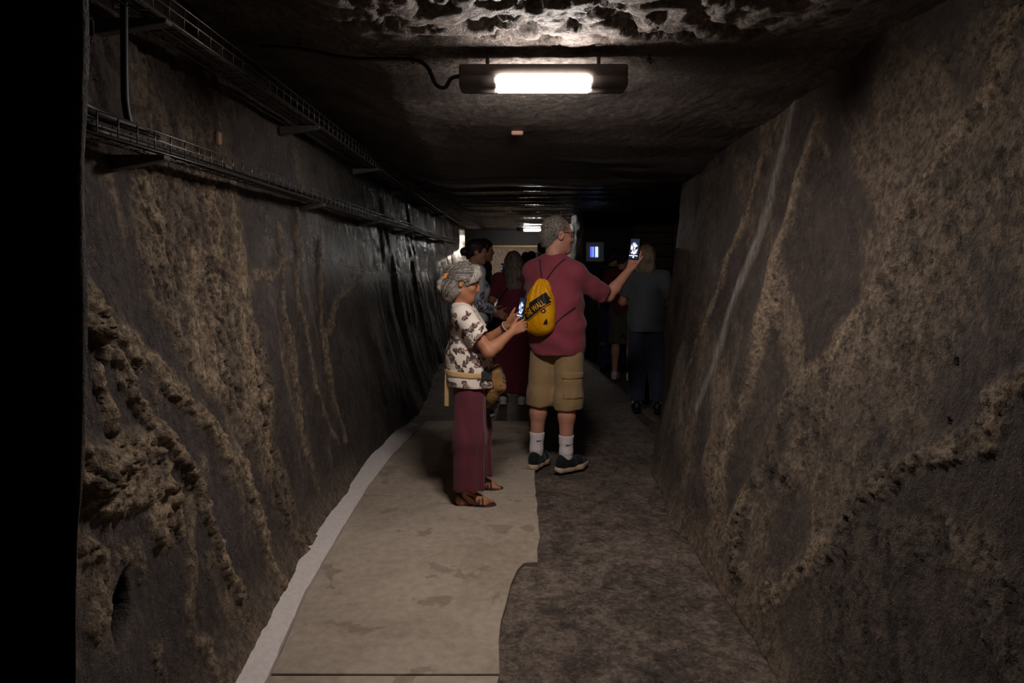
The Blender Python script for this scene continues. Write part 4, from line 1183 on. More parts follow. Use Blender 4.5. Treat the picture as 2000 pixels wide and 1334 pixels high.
def bag_print(name, polys, mat, off, least=0, whole=False):
    """polys: list of (verts2d, faces) in bag plane coordinates, laid onto the cloth, one part for each connected mark"""
    for vs, fs in polys:
        P = np.array([G(u, -.16, v) for u, v in vs]); Q_, ok = drape(BS, P, bR @ A(0, 1, 0), off, .15)
        for v3, f3 in islands([tuple(q - bc) + (bool(k),) for q, k in zip(Q_, ok)], [f for f in fs if whole or all(ok[i] for i in f)]):
            if whole and not all(v[3] for v in v3): continue
            if len(f3) > least: MB().add([v[:3] for v in v3], f3).obj(name, mat, bagroot)
LA = math.radians(38.6)
def lr(u, v, o=(-.016, -.004)):
    u, v = u * 1.2, v * 1.2
    return (o[0] + u * math.cos(LA) - v * math.sin(LA), o[1] + u * math.sin(LA) + v * math.cos(LA))
def strip(fn_lo, fn_hi, u0, u1, n=28, m=6):
    vs = []; fs = []
    for i in range(n + 1):
        u = u0 + (u1 - u0) * i / n
        for j in range(m + 1): vs.append(lr(u, fn_lo(u) + (fn_hi(u) - fn_lo(u)) * j / m))
    for i in range(n):
        for j in range(m): a = i * (m + 1) + j; fs.append((a, a + m + 1, a + m + 2, a + 1))
    return vs, fs
def disc(u, v, r, n=12):
    return [lr(u, v)] + [lr(u + r * math.cos(2 * math.pi * i / n), v + r * math.sin(2 * math.pi * i / n)) for i in range(n)], [(0, 1 + i, 1 + (i + 1) % n) for i in range(n)]
edge = lambda u: -.034 - .010 * (1 - (u / .115) ** 2)
bag_print('print_board', [strip(edge, lambda u: .016 + .018 * sstep(-.005, .015, u) + .016 * sstep(-.01, -.03, u) - .01 * sstep(-.08, -.11, u), -.118, .118, 34, 8)], M['ink'], .0030)
bag_print('print_rim', [strip(lambda u: edge(u) + .0035, lambda u: edge(u) + .0065, -.116, .112, 30, 1)], M['yellow_print'], .0042)
bag_print('print_wheel', [disc(-.085, -.052, .013), disc(.058, -.050, .013)], M['ink'], .0030)
bag_print('print_wheel', [disc(-.085, -.052, .0065), disc(.058, -.050, .0065)], M['yellow_print'], .0042)
def text_polys(txt, size, u0, v0, sx=1.0, shear=0.0):
    cu = bpy.data.curves.new('txt', 'FONT'); cu.body = txt; cu.size = size; cu.resolution_u = 2; cu.offset = size * .018
    ob = bpy.data.objects.new('txt', cu); COL.objects.link(ob)
    dg = bpy.context.evaluated_depsgraph_get(); me = bpy.data.meshes.new_from_object(ob.evaluated_get(dg))
    bm = bmesh.new(); bm.from_mesh(me); bmesh.ops.triangulate(bm, faces=bm.faces)
    for _ in range(1): bmesh.ops.subdivide_edges(bm, edges=bm.edges, cuts=1)
    bmesh.ops.triangulate(bm, faces=bm.faces)
    vs = [lr(u0 + v.co.x * sx + v.co.y * shear, v0 + v.co.y) for v in bm.verts]; fs = [tuple(v.index for v in f.verts) for f in bm.faces]
    bm.free(); bpy.data.objects.remove(ob); bpy.data.curves.remove(cu); bpy.data.meshes.remove(me)
    return vs, fs
bag_print('print_letter', [text_polys('OFF THE WALL', .047, -.113, -.025, .63)], M['yellow_print'], .0044, whole=True)
bag_print('print_letter', [text_polys('VANS', .027, -.078, .011, .85)], M['yellow_print'], .0044, whole=True)
bag_print('print_corner', [([(.082, -.085), (.098, -.055), (.104, -.085), (.10, -.10), (.078, -.10)], [(0, 1, 2), (0, 2, 3), (0, 3, 4)])], M['ink'], .0030)
def cord(P, r=.0042, S=MS, d=None, name='cord'):
    P = np.array(P)
    d = man.R @ A(0, 1, 0) if d is None else d
    # densify and lay on the shirt
    t = np.linspace(0, 1, len(P)); tt = np.linspace(0, 1, 26); D = np.stack([np.interp(tt, t, P[:, i]) for i in range(3)], 1)
    Q_, ok = drape(S, D - man.base, d, .004, .35); Q_ = Q_ + man.base
    Q_ = np.where(ok[:, None], Q_, D)
    for _ in range(2): Q_[1:-1] = .25 * Q_[:-2] + .5 * Q_[1:-1] + .25 * Q_[2:]
    return MB().tube([tuple(q - bc) for q in Q_], r, 6).obj(name, M['cord'], bagroot)
ML = lambda x, y, z: A(man.base[0], man.base[1], 0) + man.R @ A(x, y, 0) + A(0, 0, z)
tp = G(-.010, .03, .185)
cord([tp + bR @ A(-.012, .0, 0), ML(-.055, -.13, 1.40), ML(-.075, -.09, 1.47)])
cord([tp + bR @ A(.012, .0, 0), ML(.06, -.13, 1.415), ML(.115, -.09, 1.475)])
cord([G(.10, .02, -.12), ML(.14, -.11, 1.08), ML(.20, -.06, 1.14)], .0035)
bs = MB(); bs.tube([tuple(A(0, 0, 0) + bR @ A(.108 * math.sin(a), -.0 - .03 * math.cos(a) * .2, -.085 - .122 * math.cos(a))) for a in np.linspace(.0, 1.5, 12)], .003, 6); bs.obj('cord', M['cord'], bagroot)

# ------------------------------------------------------------------ the woman in the printed t-shirt
M['floral_tee'] = fabric('white_jersey', srgb(234, 219, 204), .04, wb=.12)
M['leaf_ink'] = simple('brown_leaf_print', srgb(84, 64, 60), .85, var=.35, scale=60)
M['leaf_ink_pale'] = simple('pale_leaf_print', srgb(150, 124, 114), .85, var=.25, scale=60)
M['burgundy_linen'] = fabric('burgundy_linen', srgb(104, 50, 58), .14, weave=260, wrinkle=11, wb=.3)
M['silver_hair'] = hair_material('silver_hair', srgb(78, 72, 68), srgb(176, 166, 156), (1.0, 1.0, .4), rot=(0, .5, 0), rough=.45)
M['sandal'] = simple('brown_leather', srgb(66, 48, 38), .55, var=.2, scale=60)
M['orange_clip'] = simple('orange_plastic', srgb(236, 150, 60), .4, var=.05)
wom = Person('silver-haired woman in a white printed t-shirt and wide burgundy trousers holding her phone', (-.26, 4.22), -90, .86, .0055, female=True)
wom.head_s = 1.08; wom.head_turn(-93, 15)
wom.world(pelvis=(-.263, 4.22, .755), belly=(-.275, 4.22, .865), chest=(-.288, 4.22, 1.015), neck=(-.312, 4.22, 1.175), head=(-.292, 4.215, 1.330),
          sr=(-.292, 4.085, 1.130), sl=(-.288, 4.36, 1.130), er=(-.136, 4.03, .922), wr=(0.0, 4.12, 1.033), el=(-.175, 4.39, .93), wl=(-.024, 4.275, 1.060),
          hr=(-.262, 4.135, .74), hl=(-.262, 4.305, .74), kr=(-.232, 4.105, .40), kl=(-.212, 4.33, .40), ar=(-.272, 4.075, .075), al=(-.235, 4.36, .075))
wom.foot_yaw = {'r': -93, 'l': -88}
PH_W = A(.060, 4.215, 1.167); PH_WN = unit(A(-.85, -.50, .22)); PH_WU = unit(A(.06, .0, 1))
wom.hand = {'r': dict(d=unit(A(.80, .38, .42)), n=unit(A(-.20, .85, -.2)), curl=[(18, 32, 24), (22, 34, 24), (26, 36, 24), (30, 36, 24)], thumb=(.75, .45, .45), thumb_bend=.4),
            'l': dict(d=unit(A(.72, -.10, .62)), n=unit(A(.35, -.80, -.2)), curl=[(30, 35, 20), (34, 35, 20), (38, 35, 20), (40, 35, 20)], thumb=(.85, .5, .0), thumb_bend=.3)}
wom.body(M['skin_f'], nose=.92, jaw=.95, hs=1.04, arm=1.05, fs=1.08)
wom.bodyS = None
def hair_wom(S, T, R, s):
    S.ell(T(0, -.016, .034), A(.084, .104, .099) * s, R, .02)
    for e in (-1, 1):
        S.chain([T(e * .046, -.035, .0), T(e * .050, -.058, -.07), T(e * .045, -.075, -.125)], [.046 * s, .044 * s, .030 * s], .04)
    S.chain([T(0, -.070, .0), T(0, -.085, -.07), T(0, -.092, -.13)], [.058 * s, .052 * s, .030 * s], .04)
    B = S.like(); B.box(T(0, .112, -.060), A(.2, .092, .092) * s, .03, R); S.minus(B)
    for e in (-1, 1):
        S.ell(T(e * .094, -.006, -.024), A(.034, .025, .040) * s, R, .008, 's')
        S.chain([T(e * .03, .050, .105), T(e * .058, .072, .066), T(e * .069, .056, .026), T(e * .073, .034, -.010)], [.026 * s, .018 * s, .011 * s, .005 * s], .02)
    S.chain([T(0, .05, .10), T(0, .080, .072), T(.0, .089, .050)], [.022 * s, .013 * s, .006 * s], .02)
    S.chain([T(.02, .05, .10), T(.034, .078, .068), T(.046, .078, .038)], [.020 * s, .012 * s, .006 * s], .02)
    S.wob(.002, 40, 2.0, 2)
hw = wom.hair(M['silver_hair'], hair_wom, .004)
clipd = [.26, -1.0, .02]
_p = []
for e in (1, -1):
    f_ = lambda *v: [e * v[0], v[1], v[2]]
    n_ = 1 if e > 0 else .4
    cl_ = f_(*clipd)
    _p += [(int(110 * n_), [[f_(.06, .45, .95), f_(.70, .40, .55)], [f_(.35, .05, 1.0), f_(.95, -.05, .42)], [f_(.38, -.55, .65), f_(.80, -.58, .28)], [cl_, cl_]], .025),
           (int(80 * n_), [[f_(.70, .40, .55), f_(.92, .22, .16)], [f_(.95, -.05, .42), f_(1.0, -.15, .10)], [f_(.80, -.58, .28), f_(.75, -.62, .06)], [cl_, cl_]], .025),
           (int(90 * n_), [[f_(.02, .40, .95), f_(.35, .25, .95)], [f_(.22, .78, .72), f_(.66, .48, .70)], [f_(.40, .92, .46), f_(.86, .50, .30)], [f_(.56, .86, .30), f_(.98, .38, -.02)]], .03),
           (int(70 * n_), [[f_(.05, .6, .85), f_(.30, .55, .85)], [f_(.10, .90, .66), f_(.45, .80, .62)], [f_(.15, 1.0, .46), f_(.56, .86, .36)]], .03),
           (int(110 * n_), [[f_(.95, -.22, .02), f_(.35, -.95, .0)], [f_(.85, -.45, -.40), f_(.30, -.95, -.42)], [f_(.62, -.62, -.85), f_(.20, -.85, -.95)]], .04)]
_p += [(40, [[[-.5, .1, 1], [.5, .1, 1]], [[-.4, -.5, .8], [.4, -.5, .8]], [[-.1, -1, .15], [.2, -1, .15]]], .03)]
M['silver_hair_pale'] = hair_material('silver_hair_pale', srgb(132, 124, 115), srgb(214, 204, 190), (1.0, 1.0, .4), rough=.42)
M['silver_hair_dark'] = hair_material('silver_hair_dark', srgb(60, 55, 52), srgb(126, 117, 110), (1.0, 1.0, .4), rough=.45)
strands(wom, wom.hairS, M['silver_hair'], [(int(c * .55), k, j) for c, k, j in _p], .0027)
strands(wom, wom.hairS, M['silver_hair_pale'], [(int(c * (.18 if q % 5 in (0, 1, 4) else .75)), k, j) for q, (c, k, j) in enumerate(_p)], .0022, seed=5, off=.002)
strands(wom, wom.hairS, M['silver_hair_dark'], [(int(c * (.55 if q % 5 in (0, 1, 4) else .12)), k, j) for q, (c, k, j) in enumerate(_p)], .0022, seed=9, off=.002)
def hair_loop(S, T, R, s):
    pts = [T(.03, -.125, .0), T(.036, -.146, -.012), T(.037, -.160, -.045), T(.034, -.152, -.08), T(.03, -.128, -.098), T(.03, -.105, -.09)]
    S.chain(pts, [.012 * s, .015 * s, .016 * s, .015 * s, .014 * s, .012 * s], .01); S.wob(.003, 60, 1.0, 2)
    S.chain([T(-.02, -.11, -.06), T(-.02, -.135, -.12), T(-.01, -.128, -.165)], [.03 * s, .024 * s, .008 * s], .02)
wom.hair(M['silver_hair'], hair_loop, .004, name='ponytail')
c_ = wom.J['head']; TW = lambda x, y, z: c_ + wom.Rh @ (A(x, y, z) * wom.s * wom.head_s)
cl = MB(); Rc = Matrix((wom.Rh @ rotx(35)).tolist())
cl.box(tuple(TW(.034, -.128, .010)), (.03, .020, .030), Rc); cl.box(tuple(TW(.042, -.120, .024)), (.016, .028, .012), Rc); cl.box(tuple(TW(.042, -.136, -.004)), (.016, .028, .012), Rc)
cl.obj('hair_clip', M['orange_clip'], wom.root, bevel=.004)
glasses(wom, .96)
# t-shirt
WS = wom.grid(.007); J = wom.J
wom.torso(WS, .016)
WS.cap(J['belly'] + A(.006, 0, 0), A(J['pelvis'][0] + .012, 0, .69), .130, .158, .06)
WS.cap(J['belly'] + A(.0, -.06, 0), A(J['pelvis'][0], -.06, .69), .110, .136, .06); WS.cap(J['belly'] + A(.0, .06, 0), A(J['pelvis'][0], .06, .69), .110, .136, .06)
WS.cut(A(0, 0, .705), (-.06, 0, -1))
for q, ln in (('r', .66), ('l', .66)):
    e, sh = J['e' + q], J['s' + q]; d = unit(e - sh); L = np.linalg.norm(e - sh) * ln; T = WS.like()
    T.chain([sh, sh + d * (L + .06)], [.062, .074], .02); T.cut(sh + d * L, unit(d + A(.25, 0, .1)))
    U = WS.like(); U.chain([sh + d * .05, sh + d * (L + .1)], [.054, .067], 0); U.cut(sh + d * (L - .06), -d); T.minus(U)
    WS.join(T, .03)
WS.cap(J['neck'] + A(.02, 0, 0), J['neck'] + A(.03, 0, .12), .060, .075, .008, 's')
def wfold(x, y, z):
    return np.sin(48 * (z + .35 * x) + 5 * fbm(x * 6, y * 6, z * 6, 2)) * sstep(1.0, .90, z) * .8 * fbm(x * 5, y * 5, z * 5, 2) + .8 * (fbm(x * 10, y * 10, z * 7, 2) - .5)
WS.wob(.006, 1, fn=wfold)
strapS = WS.copy()
U = WS.like(); wom.torso(U, .004); U.cut(A(0, 0, .76), (0, 0, 1)); WS.minus(U)
tee = mk('t_shirt', WS.mesh('t_shirt'), M['floral_tee'], wom.root)
def leaf_print(S, axis, parent, facets, zr, step, seed, inks):
    rng = np.random.RandomState(seed); bat = {0: [], 1: []}
    for phi, half in facets:
        d = A(math.sin(phi), math.cos(phi), 0); ux = A(math.cos(phi), -math.sin(phi), 0)      # looking along d, sideways ux
        row = 0; z = zr[0]
        while z < zr[1]:
            for k in np.arange(-half + (step * .5 if row % 2 else 0), half, step):
                u0, z0 = k + rng.uniform(-.015, .015), z + rng.uniform(-.015, .015); ang0 = rng.uniform(0, 6.28); bend = rng.uniform(-1.2, 1.2); R_ = rng.uniform(.85, 1.15)
                for i in range(17):
                    t = i / 16; sa = ang0 + bend * t; sl_ = (t - .45) * .062 * R_
                    bx, bz = u0 + sl_ * math.cos(ang0 + bend * t * .5), z0 + sl_ * math.sin(ang0 + bend * t * .5)
                    la = sa + (1 if i % 2 else -1) * rng.uniform(.5, 1.2); L = rng.uniform(.012, .030) * R_; w = L * rng.uniform(.15, .30)
                    pts = []
                    for a, b in ((0, 0), (.25, .8), (.55, 1), (.85, .5), (1, 0), (.85, -.5), (.55, -1), (.25, -.8)):
                        pts.append((bx + math.cos(la) * a * L - math.sin(la) * b * w, bz + math.sin(la) * a * L + math.cos(la) * b * w))
                    bat[0 if rng.rand() < .72 else 1].append([axis - d * .05 + ux * p + A(0, 0, q) for p, q in pts])
                    pts = [(bx - .001, bz), (bx + .001, bz), (bx + math.cos(sa) * .008 + .001, bz + math.sin(sa) * .008), (bx + math.cos(sa) * .008 - .001, bz + math.sin(sa) * .008)]
            z += step * .82; row += 1
        for key in (0, 1):
            if not bat[key]: continue
            m = MB(); P = np.array([p for lf in bat[key] for p in lf]); Q_, ok = drape(S, P, d, .0022, .32)
            Q_ = Q_.reshape(-1, 8, 3); ok = ok.reshape(-1, 8)
            for lf, k_ in zip(Q_, ok):
                if not k_.all() or np.ptp(lf @ d) > .04: continue
                m.add([tuple(v) for v in lf], [(0, 1, 7), (1, 2, 6, 7), (2, 3, 5, 6), (3, 4, 5)], True)
            if m.v: m.obj('leaf_print', M[inks[key]], parent, kind='stuff')
            bat[key] = []
leaf_print(WS, A(J['chest'][0], 0, 0), tee, ((0.0, .15), (1.25, .07), (-1.25, .07), (math.pi, .14)), (.735, 1.19), .082, 4, ('leaf_ink', 'leaf_ink_pale'))
M['lanyard'] = fabric('pale_cord', srgb(206, 192, 172), .08)
_lp, _ok = drape(WS, np.array([A(.010, -.05, .985), A(.040, -.05, .955), A(.062, -.06, .91), A(.078, -.065, .86), A(.085, -.06, .80), A(.092, -.06, .73)]) + A(0, 0, .215), unit(A(-.55, .8, -.12)), .004, .3)
lan = MB(); lan.tube([tuple(q) for q in _lp], .004, 6)
lan.obj('neck_cord', M['lanyard'], wom.root)
# trousers
TS = wom.grid(.0075)
TS.ell(J['pelvis'] + A(0, 0, -.02), A(.140, .100, .120), wom.R, .05)
for q in 'rl':
    hip, kn, an = J['h' + q], J['k' + q], J['a' + q]; foot = A(an[0] + (.018 if q == 'r' else .03), an[1], .03); T = TS.like()
    kk = A((hip[0] + foot[0]) / 2 + .002, (hip[1] + foot[1]) / 2, .40)
    T.chain([hip + A(.004, 0, -.02), kk, foot], [.096, .094, .090], .05); T.cut(A(0, 0, .100), (0, 0, -1))
    U = TS.like(); U.chain([hip, kk, foot + A(0, 0, -.03)], [.080, .068, .068], .05); U.cut(A(0, 0, .16), (0, 0, 1)); T.minus(U)
    TS.join(T, .018)
TS.cut(A(0, 0, .80), (0, 0, 1))
def pfold(x, y, z):
    a = np.arctan2(y - (.0), x + .0)
    return np.sin(75 * x + 4 * fbm(x * 4, y * 4, z * 2, 2) + 60 * y) * .6 * sstep(.74, .45, z) + 1.2 * (fbm(x * 15, y * 15, z * 1.4, 2) - .5)
TS.wob(.009, 1, fn=pfold)
mk('trousers', TS.mesh('trousers'), M['burgundy_linen'], wom.root)
# sandals
for q in 'rl':
    an = J['a' + q]; Rf = rotz(wom.foot_yaw[q]); g = A(an[0], an[1], 0); k = .86 * 1.08
    F_ = lambda x, y, z: g + Rf @ (A(x, y, z) * k)
    S = SDF(g - .22, g + A(.22, .22, .12), .004)
    S.chain([F_(0, -.04, .012), F_(0, .04, .012), F_(0, .12, .012), F_(0, .158, .012)], [.036 * k, .032 * k, .046 * k, .036 * k], .03)
    S.cut(F_(0, 0, .015), (0, 0, 1)); S.cut(F_(0, 0, .002), (0, 0, -1))
    so = mk('sandal', S.mesh('sandal'), M['sandal'], wom.root)
    st = MB()
    def band(pts, w=.011):
        # flat strap: a row of boxes along a smoothed line
        P = np.array([F_(*p) for p in pts]); t0 = np.linspace(0, 1, len(P)); t1 = np.linspace(0, 1, 22); Q_ = np.stack([np.interp(t1, t0, P[:, i]) for i in range(3)], 1)
        for _ in range(3): Q_[1:-1] = .25 * Q_[:-2] + .5 * Q_[1:-1] + .25 * Q_[2:]
        st.tube([tuple(q) for q in Q_], w * .5, 6)
    for y0, y1, hh in ((.085, .11, .062), (.062, .05, .072), (.11, .085, .060)):
        band([(.046, y0, .016), (.036, y0, .046), (.0, (y0 + y1) / 2, hh + .006), (-.036, y1, .046), (-.046, y1, .016)])
    band([(.036, .02, .016), (.038, -.01, .05), (.034, -.045, .075), (0, -.072, .078), (-.034, -.045, .075), (-.038, -.01, .05), (-.036, .02, .016)])
    band([(.044, .075, .018), (.030, .052, .06), (.036, .0, .085), (0, -.05, .095), (-.036, .0, .085), (-.03, .052, .06), (-.044, .075, .018)])
    st.obj('strap', M['sandal'], so)
phone(PH_W, PH_WN, PH_WU, 'dark smartphone with a blue glowing screen in the hands of the silver-haired woman', w=.070, hgt=.138, bright=1.6, seed=7.0, tint=(.55, .65, 1.0, 1))
for k in range(2):
    w = wom.base + J['wl'] + unit(J['el'] - J['wl']) * (.018 + .014 * k); ax = unit(J['wl'] - J['el']); a_ = unit(np.cross(ax, A(0, 0, 1))); b_ = np.cross(a_, ax)
    br = MB(); br.tube([tuple(w + .033 * (math.cos(t) * a_ + math.sin(t) * b_) - wom.base) for t in np.linspace(0, 2 * math.pi, 19)], .0042 if k else .003, 6)
    br.obj('bracelet', M['cord'] if k else M['lanyard'], wom.root)
# waist bag
M['tan_web'] = fabric('tan_webbing', srgb(208, 172, 120), .08, weave=300)
M['mustard'] = fabric('mustard_canvas', srgb(140, 104, 60), .18, weave=240, wrinkle=16, wb=.5)
M['charcoal'] = fabric('charcoal_canvas', srgb(52, 52, 52), .2)
wb = empty('waist_bag', (wom.base[0], wom.base[1], .79), 0, 'mustard waist bag on a tan strap worn by the woman in the printed t-shirt', 'bag')
def wmesh(me, mat, name, parent=wb):
    me.transform(Matrix.Translation(Vector((0, 0, -.79)))); return mk(name, me, mat, parent)
sl = roty(4)
wmesh(patch(strapS, .006, A(-.035, 0, .785), A(.125, .3, .0185), sl, 'strap'), M['tan_web'], 'strap')
wmesh(patch(strapS, .009, A(.115, 0, .775), A(.04, .3, .030), sl, 'strap_wing'), M['charcoal'], 'strap_wing')
PB = SDF(A(-.02, -.2, .5), A(.34, .2, .9), .0055)
PB.box(A(.155, -.01, .735), A(.050, .105, .068), .02, roty(-14)); PB.chain([A(.165, -.07, .70), A(.135, -.06, .64), A(.105, -.05, .575)], [.050, .040, .014], .03); PB.chain([A(.165, .05, .70), A(.135, .05, .64), A(.105, .05, .60)], [.050, .040, .014], .03)
gx, gy, gz = np.meshgrid(*PB.ax, indexing='ij'); PB.f = np.maximum(PB.f, -(sample(strapS, np.stack([gx, gy, gz], -1).reshape(-1, 3)).reshape(PB.f.shape) - .004).astype(np.float32)); PB.wob(.013, (16, 22, 12), 3, 2)
wmesh(PB.mesh('pouch'), M['mustard'], 'pouch')
zz = MB(); zz.tube([(.205, -.12, -.03), (.222, -.09, -.05), (.228, -.05, -.07)], .003, 6); zz.tube([(.19, -.128, -.075), (.215, -.1, -.085), (.226, -.06, -.09)], .003, 6); zz.obj('zip', M['charcoal'], wb)
bk = MB(); bk.box((-.128, -.085, .008), (.032, .030, .046), Matrix(rotz(-35).tolist())); bk.obj('buckle', M['ink'], wb, bevel=.006)
tl = MB()
tl.add([(-.142, -.10, .01), (-.118, -.112, .01), (-.145, -.115, -.06), (-.120, -.125, -.06), (-.146, -.118, -.20), (-.121, -.128, -.20)], [(0, 1, 3, 2), (2, 3, 5, 4)])
o = tl.obj('strap_tail', M['tan_web'], wb); md = o.modifiers.new('thickness', 'SOLIDIFY'); md.thickness = .003

# ------------------------------------------------------------------ the crowd behind
M['dark_hair'] = hair_material('dark_hair', srgb(22, 18, 17), srgb(52, 42, 36), (1, 1, .3))
M['brown_hair'] = hair_material('long_brown_hair', srgb(70, 58, 48), srgb(128, 112, 98), (1, 1, .08))
M['fair_hair'] = hair_material('fair_hair', srgb(104, 84, 66), srgb(168, 146, 122), (1, 1, .15))
M['floral_blue'] = floral('floral_grey_blue', srgb(206, 204, 210), srgb(60, 64, 84), srgb(84, 84, 100), 8.0)
M['black_tee'] = fabric('black_jersey', srgb(30, 29, 31), .15)
M['grey_tee'] = fabric('slate_jersey', srgb(92, 94, 100), .10)
M['denim'] = fabric('blue_denim', srgb(48, 58, 92), .2, weave=260)
M['denim_d'] = fabric('dark_denim', srgb(54, 58, 74), .2, weave=260)
M['plum'] = fabric('plum_cotton', srgb(112, 44, 58), .12)
M['olive'] = fabric('olive_cotton', srgb(88, 84, 70), .15)
M['white_shoe'] = simple('white_leather', srgb(214, 208, 204), .5, var=.06)
M['black_shoe'] = simple('black_shoe', srgb(24, 22, 24), .5, var=.15)
M['maroon'] = fabric('maroon_jersey', srgb(96, 34, 44), .12)

def hair_short(front=.055, low=-.07, puff=.0):
    def f(S, T, R, s):
        S.ell(T(0, -.016, .038), A(.084 + puff, .104 + puff, .096 + puff) * s, R, .01)
        S.cap(T(0, -.06, -.02), T(0, -.065, -.05), .060 * s, .045 * s, .03)
        B = S.like(); B.box(T(0, front + .085, -.055), A(.2, .09, .1) * s, .03, R); S.minus(B)
        for e in (-1, 1): S.ell(T(e * .088, .002, -.025), A(.03, .03, .045) * s, R, .006, 's')
        S.cut(T(0, 0, low), unit(R @ A(0, .2, -1))); S.wob(.006, 40, 2.0, 2)
    return f
def hair_bun(S, T, R, s):
    hair_short(.05, -.065)(S, T, R, s)
    S.ell(T(0, -.135, -.005), A(.042, .036, .042) * s, R, .02)
def hair_long(length=.34, wide=.075):
    def f(S, T, R, s):
        S.ell(T(0, -.018, .036), A(.088, .106, .099) * s, R, .02)
        n = unit(R @ A(0, 0, 1)); top = T(0, -.045, .0)
        for e in (-1, 0, 1):
            S.chain([T(e * .05, -.04, .0), T(e * wide, -.07, -.12), T(e * wide * .95, -.085, -length)], [.056 * s, .046 * s, .032 * s], .04)
        B = S.like(); B.box(T(0, .115, -.06), A(.2, .085, .1) * s, .03, R); S.minus(B)
        S.wob(.006, (60, 60, 6), 2.0, 2)
    return f

# long-sleeved floral shirt, dark bun, in profile
a = Person('person with dark hair tied in a bun wearing a pale grey-blue floral shirt', (-.36, 6.45), -68, .945, .009, female=True)
a.head_turn(-84, 4); a.J['head'] = a.R @ A(0, .03, 1.545)
a.set(er=tuple(a.R @ A(.20, -.02, 1.07)), wr=tuple(a.R @ A(.17, .17, .98)), el=tuple(a.R @ A(-.20, -.0, 1.07)), wl=tuple(a.R @ A(-.12, .2, .98)))
a.body(M['skin_b'], feet=False)
a.hair(M['dark_hair'], hair_bun, .006)
a.top(M['floral_blue'], .80, 1.85, .02, .066, name='shirt', h=.010)
a.trousers(M['charcoal'], .90, .09, .095, .075, .075, h=.010, hollow=0)
a.shoes(M['black_shoe'], M['white_shoe'], .008)
# dark top beside
b = Person('dark-haired person in a black top next to the floral shirt', (-.33, 7.45), -72, .97, .0105)
b.head_turn(-82, 2); b.J['head'] = b.R @ A(0, .03, 1.575)
b.body(M['skin_b'], feet=False)
b.hair(M['dark_hair'], hair_short(.05, -.06, .006), .007)
b.top(M['black_tee'], .82, .75, .02, .068, h=.010)
b.trousers(M['denim_d'], .92, .08, h=.011, hollow=0)
b.shoes(M['black_shoe'], M['black_shoe'], .009)
# long brown hair, plum dress, back to us
c = Person('woman with long brown hair in a plum dress, seen from behind', (.01, 7.0), -8, .905, .0095, female=True)
c.head_turn(4, 8); c.J['head'] = c.R @ A(0, .03, 1.445)
for k in ('neck', 'sr', 'sl', 'chest'): c.J[k] = c.J[k] + A(0, 0, -.03)
c.set(er=tuple(c.R @ A(.21, .0, 1.02)), wr=tuple(c.R @ A(.15, .2, 1.02)), el=tuple(c.R @ A(-.22, .02, 1.06)), wl=tuple(c.R @ A(-.13, .20, 1.29)))
c.hand = {'l': dict(d=unit(A(.1, .2, .95)), n=unit(A(.2, .8, 0)), curl=(35, 40, 20))}
c.body(M['skin_b'], feet=False)
c.hair(M['brown_hair'], hair_long(.30, .062), .006)
def dress(p, mat, hem, h):
    S = p.grid(h); J = p.J; p.torso(S, .022)
    S.chain([J['belly'], J['pelvis'], A(J['pelvis'][0] + .0, J['pelvis'][1], .05)], [.135, .165, .20], .08)
    for q in 'rl': S.chain([J['h' + q], A(J['a' + q][0], J['a' + q][1], .1)], [.12, .13], .06)
    for q in 'rl':
        T = S.like(); e, sh = J['e' + q], J['s' + q]; T.cap(sh, e, .066, .066, 0); T.cut(sh + (e - sh) * .75, e - sh); S.join(T, .03)
    S.cut(A(0, 0, hem), (0, 0, -1)); S.cap(J['neck'] + A(0, .02, 0), J['head'], .062, .07, .01, 's')
    S.wob(.008, (14, 14, 2), 5.0, 2)
    return mk('dress', S.mesh('dress'), mat, p.root)
dress(c, M['plum'], .13, .011)
c.shoes(M['white_shoe'], M['white_shoe'], .007)
sp = MB(); sp.tube([tuple(c.R @ A(*q)) for q in ((-.02, -.105, 1.22), (-.10, -.125, 1.10), (-.17, -.10, .98))], .007, 6); sp.obj('shoulder_strap', M['black_tee'], c.root)
phone((-.105, 7.215, 1.40), (-.86, -.5, .1), (0, 0, 1), 'small phone with a pale screen held up beside the long-haired woman', bright=.25, hgt=.075, w=.055, seed=3)
# further heads
for lab, x, y, s, yaw, hm, tm in (('dark-haired person in a black top far down the passage, left of a pair', .24, 12.0, .915, 10, 'dark_hair', 'black_tee'),
                                  ('dark-haired person in a maroon top far down the passage, right of a pair', .355, 12.5, .93, -20, 'dark_hair', 'maroon'),
                                  ('dark-haired person standing in the passage behind the man with the yellow bag', .455, 9.9, .99, 20, 'dark_hair', 'black_tee')):
    q = Person(lab, (x, y), yaw, s, .012)
    q.body(M['skin_b'], fine=False, feet=False); q.hair(M[hm], hair_short(.05, -.07), .010); q.top(M[tm], .82 * s, .8, .02, .068, h=.013); q.trousers(M['denim_d'], .94 * s, .08, h=.014, hollow=0); q.shoes(M['black_shoe'], M['black_shoe'], .011)

